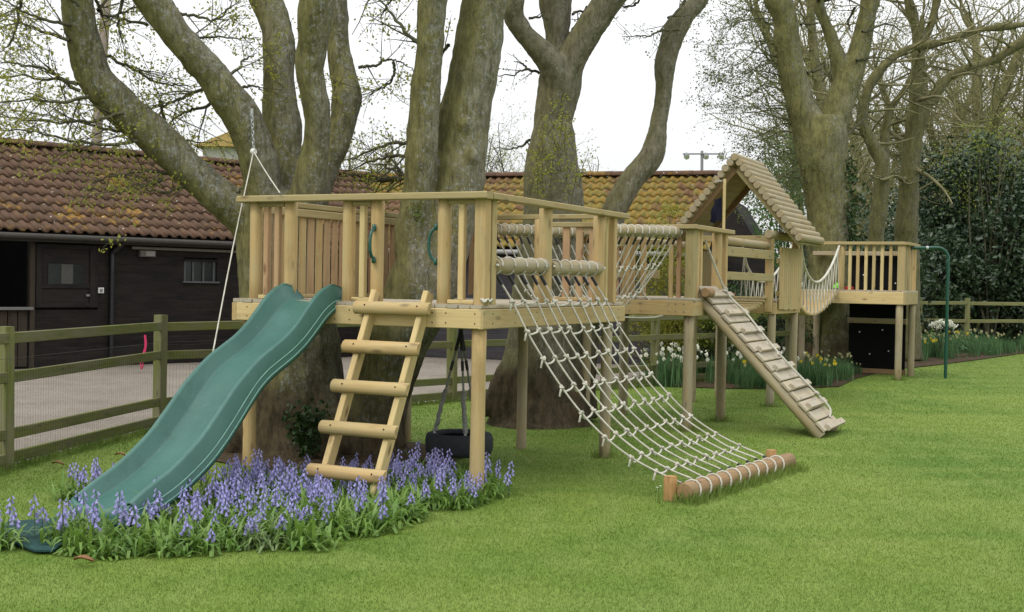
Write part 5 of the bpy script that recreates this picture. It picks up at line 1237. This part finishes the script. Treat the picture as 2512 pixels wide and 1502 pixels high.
shrub('flowering_shrub', 'fresh green shrub with yellow bloom beneath the middle platform', sp3(1625, 790, 20.9), (.7, .5, .8), 5500, .052, FORS, RW, 55, 0, .15)
shrub('green_shrub', 'bright leafy shrub behind the middle platform legs', sp3(1735, 800, 21.5), (.85, .5, .85), 6500, .058, BUSH, RW, 60, 0, .2)
shrub('green_shrub', 'leafy shrub behind the legs of the ramp', sp3(1800, 770, 22.5), (.8, .5, .95), 5500, .06, IVY, RW, 55, 0, .2)
# budding bushes showing over the barn roofs
for px, py, Y, r_, lab in ((920, 400, 36, (1.5, 1.0, 1.5), 'budding bush over the barn ridge between the two left trees'), (1010, 420, 38, (1.4, 1.0, 1.2), 'budding bush over the barn ridge left of the twin trunk'), (1245, 400, 36, (.9, .9, 1.9), 'thin budding bush over the ridge right of the twin trunk'), (430, 400, 40, (1.8, 1.0, 1.3), 'budding bush over the stable ridge left of the far house'), (1460, 430, 39, (1.3, .8, .8), 'sparse budding bush over the ridge by the forked tree'), (590, 470, 34, (1.6, .8, .8), 'low budding bush between stable roof and left tree')):
    c = at(px, py, Y); o = thing('budding_bush', lab, 'bush', (c.x, c.y, 0)); tb = Tubes(); lv = []
    for _ in range(16):
        b = np.array([c.x+RW.normal()*r_[0]*.4, c.y+RW.normal()*.4, max(.0, c.z-r_[2]*1.3)]); grow(tb, lv, b, np.array([RW.normal()*.35, RW.normal()*.3, 1.]), r_[2]*RW.uniform(1.2, 2.2), .03, 0, RW, 2, .3, .16, .1, (.35, .6), .22, .8)
    tb.add([(c.x, c.y, -.1), (c.x+.05, c.y, max(.5, c.z-r_[2]*.6))], [.12, .06], 7)
    crown(o, tb, lv, RW, BUD, .055, 2, TWIG, .06)

# ------------------------------------------------------------------ flowers
def strap_leaves(R, n, L, w_, droop, rad, base_spread=.05, segs=4):
    V, Fc = [], []
    for _ in range(n):
        a = R.uniform(0, 6.283); l_ = L*R.uniform(.6, 1.15); tilt = R.uniform(.15, 1.0)*rad; b = np.array([R.normal()*base_spread, R.normal()*base_spread, 0])
        out = np.array([math.cos(a), math.sin(a), 0]); sd_ = np.array([-out[1], out[0], 0]); k0 = len(V); p = b.copy(); el = math.pi/2-tilt*.6
        for i in range(segs+1):
            t = i/segs; ww = w_*(.75+.5*math.sin(math.pi*min(1, t*1.1)))*(1-t**3) if i < segs else .0006
            V += [p-sd_*ww/2, p+sd_*ww/2]
            d = out*math.cos(el)+np.array([0, 0, 1])*math.sin(el); p = p+d*l_/segs; el -= droop*R.uniform(.6, 1.3)*(t+.35)*tilt
            p[2] = max(p[2], .012)
        for i in range(segs): Fc.append((k0+2*i, k0+2*i+1, k0+2*i+3, k0+2*i+2))
    return V, Fc
def bell_spike(R, V, Fc, x, y, H):
    lean = np.array([R.normal()*.10, R.normal()*.10, 1.]); base = np.array([x, y, 0.])
    stem_pts = [base+lean*H*t for t in (0, .35, .7, 1)]
    k0 = len(V); rs = (.0035, .003, .0028, .0015)
    for p, r_ in zip(stem_pts, rs):
        for j in range(3): V.append(p+np.array([r_*math.cos(j*2.094), r_*math.sin(j*2.094), 0]))
    for i in range(3):
        for j in range(3): Fc[0].append((k0+3*i+j, k0+3*i+(j+1) % 3, k0+3*i+3+(j+1) % 3, k0+3*i+3+j))
    nb_ = int(R.integers(9, 14))
    for i in range(nb_):
        t = .60+.42*i/nb_; a = i*2.4+R.uniform(-.4, .4); op = 1-.55*(i/nb_)
        o_ = np.array([math.cos(a), math.sin(a), 0]); p = base+lean*H*t; c = p+o_*.016*op+np.array([0, 0, .004])
        ax = o_*.55*op+np.array([0, 0, -1.+.9*(1-op)]); ax /= np.linalg.norm(ax); L_ = .022*op+.008; s1 = np.cross(ax, [.3, .2, .9]); s1 /= np.linalg.norm(s1); s2 = np.cross(ax, s1); k0 = len(V)
        for q, r_ in ((0, .0035), (.6, .0068*op+.002), (1, .0125*op+.001)):
            for j in range(5): V.append(c+ax*L_*q+(s1*math.cos(j*1.2566)+s2*math.sin(j*1.2566))*r_)
        for q in range(2):
            for j in range(5): Fc[1].append((k0+5*q+j, k0+5*q+(j+1) % 5, k0+5*q+5+(j+1) % 5, k0+5*q+5+j))
RF = np.random.default_rng(77); BLUE_V = []
for v_ in range(6):
    lm, n_sp, H_ = (BLUE_LEAF2, 2, .26) if v_ == 5 else (BLUE_LEAF, (0, 1, 3, 4, 5)[v_], .215+.012*v_)
    V, Fc = strap_leaves(RF, 66 if v_ < 5 else 80, .255 if v_ < 5 else .32, .018, 1.15, 1.75, .06, 5)
    lmesh = mesh_np('leaves', V, Fc, lm)
    V, F2 = [], ([], [])
    for _ in range(n_sp): bell_spike(RF, V, F2, RF.normal()*.075, RF.normal()*.075, H_*RF.uniform(.7, 1.25))
    fm = mesh_np('flower_spikes', V if V else [(0, 0, 0), (0, .001, 0), (0, 0, .001)], F2[0]+F2[1] or [(0, 1, 2)], BELL_STEM); fm.materials.append(BELL)
    fm.polygons.foreach_set('material_index', [0]*len(fm.polygons) if not V else [0]*len(F2[0])+[1]*len(F2[1])); BLUE_V.append((lmesh, fm))
bed = [tuple(gz(*q)[:2]) for q in ((150, 1350), (265, 1372), (500, 1354), (760, 1345), (900, 1305), (1000, 1278), (1150, 1222), (1160, 1186), (1000, 1168), (700, 1188), (530, 1210), (420, 1230), (340, 1270), (180, 1300))]
pts_b = []
xs = [p[0] for p in bed]; ys = [p[1] for p in bed]
tries = 0
while len(pts_b) < 100 and tries < 9000:
    tries += 1; x, y = RF.uniform(min(xs), max(xs)), RF.uniform(min(ys), max(ys))
    if not in_poly(x, y, bed): continue
    q = Vector((x, y, 0))-CORNER; a, b = q.dot(UU), q.dot(VV)
    if -2.3 < a < -1.0 and abs(b-SLB-.03*a) < .26: continue
    if -2.62 < a < -2.25 and abs(b-SLB+.07) < .33 and RF.random() < .9: continue
    if any((x-u_)**2+(y-w_)**2 < .165**2 for u_, w_ in pts_b): continue
    pts_b.append((x, y))
pts_b += [tuple(gz(*q)[:2]) for q in ((182, 1226), (210, 1218), (240, 1205), (1150, 1238), (1176, 1232), (1196, 1218), (1120, 1246), (1185, 1200), (1205, 1200), (-18, 1345), (-40, 1330), (178, 1330))]
gi = min(range(len(pts_b)), key=lambda i: (Vector((*pts_b[i], 0))-gz(655, 1335)).length)
for i, (x, y) in enumerate(pts_b):
    px_, py_ = proj((x, y, 0)); front = np.interp(px_, (135, 265, 500, 760, 900, 1000, 1180), (1350, 1372, 1354, 1345, 1312, 1290, 1228))-py_
    kk = 3 if px_ > 1110 else i % 2 if front < 22 else (1, 2, 3)[i % 3] if front < 50 else (2, 3, 4)[i % 3]
    if i == gi: k, lab, g = 5, 'pale grey green strappy clump with few blooms at the front of the bluebells', None
    elif px_ < 60: k, lab, g = 3, 'bluebell clump at the left edge of the picture beyond the mat', 'bluebells left of the mat'
    elif px_ < 260 and py_ < 1260: k, lab, g = kk, 'bluebell clump behind the left side of the slide foot', 'bluebells behind the slide'
    else:
        k = kk; where = 'by the front right platform post' if px_ > 980 else 'leafy, along the front edge of the bed' if front < 22 else 'before the slide foot' if px_ < 420 else 'beside the slide at the left post' if px_ < 640 and py_ < 1240 else 'round the ladder foot' if 720 < px_ < 980 and py_ < 1240 else 'by the front right platform post' if px_ > 980 else 'in the middle of the bed'
        lab = 'violet bluebell clump '+where+(' among its neighbours' if front >= 22 else ''); g = 'bluebells '+where
    t = thing('bluebell_clump', lab, 'bluebell', (x, y, 0), g)
    s = RF.uniform(.82, 1.15)*(.92 if y > 8.9 else 1)*(.78 if 740 < px_ < 980 and py_ < 1265 else 1); M = Matrix.Translation((x, y, 0)) @ Matrix.Rotation(RF.uniform(0, 6.28), 4, 'Z') @ Matrix.Scale(s, 4)
    tag(put('leaves', BLUE_V[k][0], M, t), kind='stuff')
    if k: tag(put('flower_spikes', BLUE_V[k][1], M, t), kind='stuff')
# daffodils
def daff_mesh(R, n_l, n_f, pet, H):
    V, Fc = strap_leaves(R, n_l, H*1.05, .014, .35, .55, .07, 3); lm = mesh_np('leaves', V, Fc, DAFF_LEAF)
    V, F0, F1 = [], [], []
    for _ in range(n_f):
        x, y = R.normal(size=2)*.10; h = H*R.uniform(.9, 1.25); a = R.uniform(0, 6.28); k0 = len(V); top = np.array([x*1.5, y*1.5, h])
        for p, r_ in ((np.array([x*.6, y*.6, 0]), .004), (top, .003)):
            for j in range(3): V.append(p+np.array([r_*math.cos(j*2.1), r_*math.sin(j*2.1), 0]))
        for j in range(3): F0.append((k0+j, k0+(j+1) % 3, k0+3+(j+1) % 3, k0+3+j))
        f = np.array([math.cos(a), math.sin(a)-.7, .15]); f /= np.linalg.norm(f); s1 = np.cross(f, [0, 0, 1.]); s1 /= np.linalg.norm(s1); s2 = np.cross(s1, f); c = top+f*.012
        for j in range(6):
            q = j*1.047; e = s1*math.cos(q)+s2*math.sin(q); g = s1*math.cos(q+1.57)+s2*math.sin(q+1.57); k0 = len(V)
            V += [c, c+e*.020+g*.013+f*.004, c+e*.038, c+e*.020-g*.013+f*.004]; F1.append((k0, k0+1, k0+2, k0+3))
        k0 = len(V)
        for q, r_ in ((0, .009), (.026, .014)):
            for j in range(6): V.append(c+f*q+(s1*math.cos(j*1.047)+s2*math.sin(j*1.047))*r_)
        for j in range(6): F1.append((k0+j, k0+(j+1) % 6, k0+6+(j+1) % 6, k0+6+j))
    fm = mesh_np('flowers', V, F0+F1, DAFF_LEAF); fm.materials.append(pet); fm.polygons.foreach_set('material_index', [0]*len(F0)+[1]*len(F1)); return lm, fm
DW_ = [daff_mesh(RF, 34, n, PETAL_W, .42) for n in (6, 4)]; DY_ = [daff_mesh(RF, 34, n, PETAL_Y, .38) for n in (4, 2)]; DN_ = [daff_mesh(RF, 46, 1, m_leaf('faded_petal', (.30, .30, .16), (.5, .48, .25), .3), .34)]
def daff(px, py, kind, lab, g, s=1.0):
    p = gz(px, py); lm, fm = RF.choice(len(kind)), None; lm, fm = kind[int(lm)]
    t = thing('daffodil_clump', lab, 'daffodil', p, g); M = Matrix.Translation(p) @ Matrix.Rotation(RF.uniform(-.6, .6), 4, 'Z') @ Matrix.Scale(s*RF.uniform(.85, 1.15), 4)
    tag(put('leaves', lm, M, t), kind='stuff'); tag(put('flowers', fm, M, t), kind='stuff')
for i in range(15):
    x = RF.uniform(1585, 1790); daff(x, RF.uniform(925, 952), DW_, 'white daffodil clump behind the middle platform legs', 'white daffodils under the middle platform', 1.15)
for i in range(20):
    x = RF.uniform(1790, 1930); daff(x, RF.uniform(925, 958), DY_ if i % 7 == 0 else DW_ if i % 5 == 1 else DN_, 'daffodil clump with sparse flowers behind the ramp', 'daffodils behind the ramp', 1.1)
for i in range(26):
    x = RF.uniform(1950, 2075); daff(x, RF.uniform(915, 950), DY_ if i % 12 == 0 else DN_, 'leafy daffodil clump at the foot of the three stemmed trunk', 'daffodils round the three stemmed trunk', 1.05)
for i in range(8): daff(RF.uniform(2080, 2140), RF.uniform(905, 925), DN_, 'low leafy clump in front of the black climbing board', 'leafy clumps before the climbing board', .6)
for i in range(95):
    x = RF.uniform(2225, 2540); f = (x-2225)/315; y0 = 893-24*f
    daff(x, RF.uniform(y0-38, y0-2), DY_ if i % 16 == 0 else DN_, 'daffodil clump in the flower bed below the far fence', 'daffodils in the far right bed', 1.25)
# pale rounded blooms in the far bed
WB = thing('white_flower_bush', 'low bush with a row of round white blooms beside the green pole', 'flower', gz(2315, 880))
V, Fq = leaf_arrays(np.array(gz(2315, 876))+RF.normal(size=(700, 3))*np.array([.28, .2, .12])+np.array([0, 0, .30]), .09, RF); tag(world_mesh('foliage', V, Fq, DAFF_LEAF, WB), kind='stuff')
for px, py in ((2286, 797), (2297, 792), (2308, 790), (2318, 794), (2330, 796), (2340, 799), (2302, 801), (2325, 790)):
    p = np.array(at(px, py, 28.6)); V, Fq = leaf_arrays(p+RF.normal(size=(50, 3))*.026, .045, RF, 0, .9); tag(world_mesh('bloom', V, Fq, PETAL_W, WB), kind='stuff')
tb = Tubes(); 
for _ in range(9): tb.add([tuple(gz(2315+RF.normal()*4, 880)), tuple(at(2313+RF.normal()*22, 800, 28.6))], .008, 4)
tb.build('stems', TWIG, WB)
# fallen leaves and a daisy pair
for (px, py), lab, s in (((205, 1392), 'single orange brown dead leaf on the lawn before the bluebells', .055), ((142, 1150), 'brown dead leaf lying by the left fence', .05), ((296, 1128), 'pale curled dead leaf near the slide side', .05)):
    p = gz(px, py); V = []
    for i in range(5):
        for j, q in enumerate((-1, -.5, 0, .5, 1)):
            t = i/4; ww = s*.55*math.sin(math.pi*(.12+.8*t)); V.append((p.x+(t-.5)*s*2, p.y+q*ww, .038+.014*abs(q)+.012*math.sin(4*t)))
    o = world_mesh('fallen_leaf', V, [(i*5+j, i*5+j+1, i*5+j+6, i*5+j+5) for i in range(4) for j in range(4)], DEADLEAF); tag(o, lab, 'leaf'); 
    md = o.modifiers.new('t', 'SOLIDIFY'); md.thickness = .002
for px, py, lab in ((1612, 1211, 'tiny white daisy in the lawn, left of a pair near the net log'), (1620, 1207, 'tiny white daisy in the lawn, right of a pair near the net log')):
    p = gz(px, py); V = [(p.x, p.y, .045)]+[(p.x+.014*math.cos(t)*(1 if k % 2 else .6), p.y+.014*math.sin(t)*(1 if k % 2 else .6), .05) for k, t in enumerate(np.linspace(0, 6.283, 17)[:-1])]+[(p.x, p.y, 0), (p.x+.002, p.y, .045)]
    tag(world_mesh('daisy', V, [(0, i, i % 16+1) for i in range(1, 17)]+[(17, 18, 0)], PETAL_W), lab, 'daisy')

# ------------------------------------------------------------------ grass
def grass_field(name, n, dmin, dmax, h, w_, seed, mask):
    R = np.random.default_rng(seed); d = dmin*(dmax/dmin)**R.random(n); x = (R.random(n)-.5)*d*.98; y = d
    k = mask(x, y); x, y, d = x[k], y[k], d[k]; n = len(x)
    hh = h*R.uniform(.55, 1.2, n); ww = w_*(d/6)**.85*R.uniform(.7, 1.3, n); a = R.uniform(0, 6.283, n); l = R.uniform(0, .9, n)*hh; la = R.uniform(0, 6.283, n)
    V = np.zeros((n, 3, 3), np.float32)
    V[:, 0] = np.stack([x-np.cos(a)*ww/2, y-np.sin(a)*ww/2, 0*x], -1); V[:, 1] = np.stack([x+np.cos(a)*ww/2, y+np.sin(a)*ww/2, 0*x], -1)
    V[:, 2] = np.stack([x+np.cos(la)*l, y+np.sin(la)*l, hh], -1)
    return tag(world_mesh(name, V.reshape(-1, 3), np.arange(n*3).reshape(n, 3), GRASS_B), kind='stuff')
matp = [tuple(gz(*q)[:2]) for q in ((0, 1302), (22, 1290), (145, 1280), (215, 1300), (130, 1362), (85, 1362), (0, 1330))]
def lawn_mask(x, y):
    m = ~in_poly_np(x, y, yard_poly)
    for pl in (soil1, soil2, soil3, matp): m &= ~in_poly_np(x, y, pl)
    return m
g = grass_field('grass', 620000, 5.2, 34, .015, .0032, 5, lawn_mask); tag(g, 'short mown green grass covering the lawn', 'grass')
# longer unmown tufts under the fence and round posts
R = np.random.default_rng(9); PX = []
for a, b in zip(FP[:-1], FP[1:]):
    L = (b-a).length; m_ = int(L*420); t = R.random(m_); q = np.array(a)[None, :]*(1-t[:, None])+np.array(b)[None, :]*t[:, None]; q += np.stack([R.normal(size=m_)*.07+.05, R.normal(size=m_)*.06, 0*t], -1); PX.append(q)
for c in (W(.06, .06), W(2.62, .06), W(5.09, .07), W(6.30, .05), W(8.44, 0), W(14.64, -.7), gl0, gl1, W(.07, 2.24)):
    q = np.array((c.x, c.y, 0))+R.normal(size=(150, 3))*np.array([.08, .08, 0]); PX.append(q)
for t in np.linspace(0, 1, 24):
    c = gl0.lerp(gl1, float(t)); PX.append(np.array((c.x+.05, c.y-.06, 0))+R.normal(size=(60, 3))*np.array([.05, .05, 0]))
Pt = np.vstack(PX); Pt[:, 2] = 0; n = len(Pt); h = R.uniform(.04, .12, n)*(.75+.5*R.random(n)); a = R.uniform(0, 6.28, n); la = R.uniform(0, 6.28, n)
V = np.zeros((n, 3, 3), np.float32); e = np.stack([np.cos(a), np.sin(a), 0*a], -1)*.004
V[:, 0] = Pt-e; V[:, 1] = Pt+e; V[:, 2] = Pt+np.stack([np.cos(la)*h*.5, np.sin(la)*h*.5, h], -1)
tag(tag(world_mesh('long_grass', V.reshape(-1, 3), np.arange(n*3).reshape(n, 3), GRASS_B), kind='stuff'), 'longer unmown grass along the fence foot and posts', 'grass')
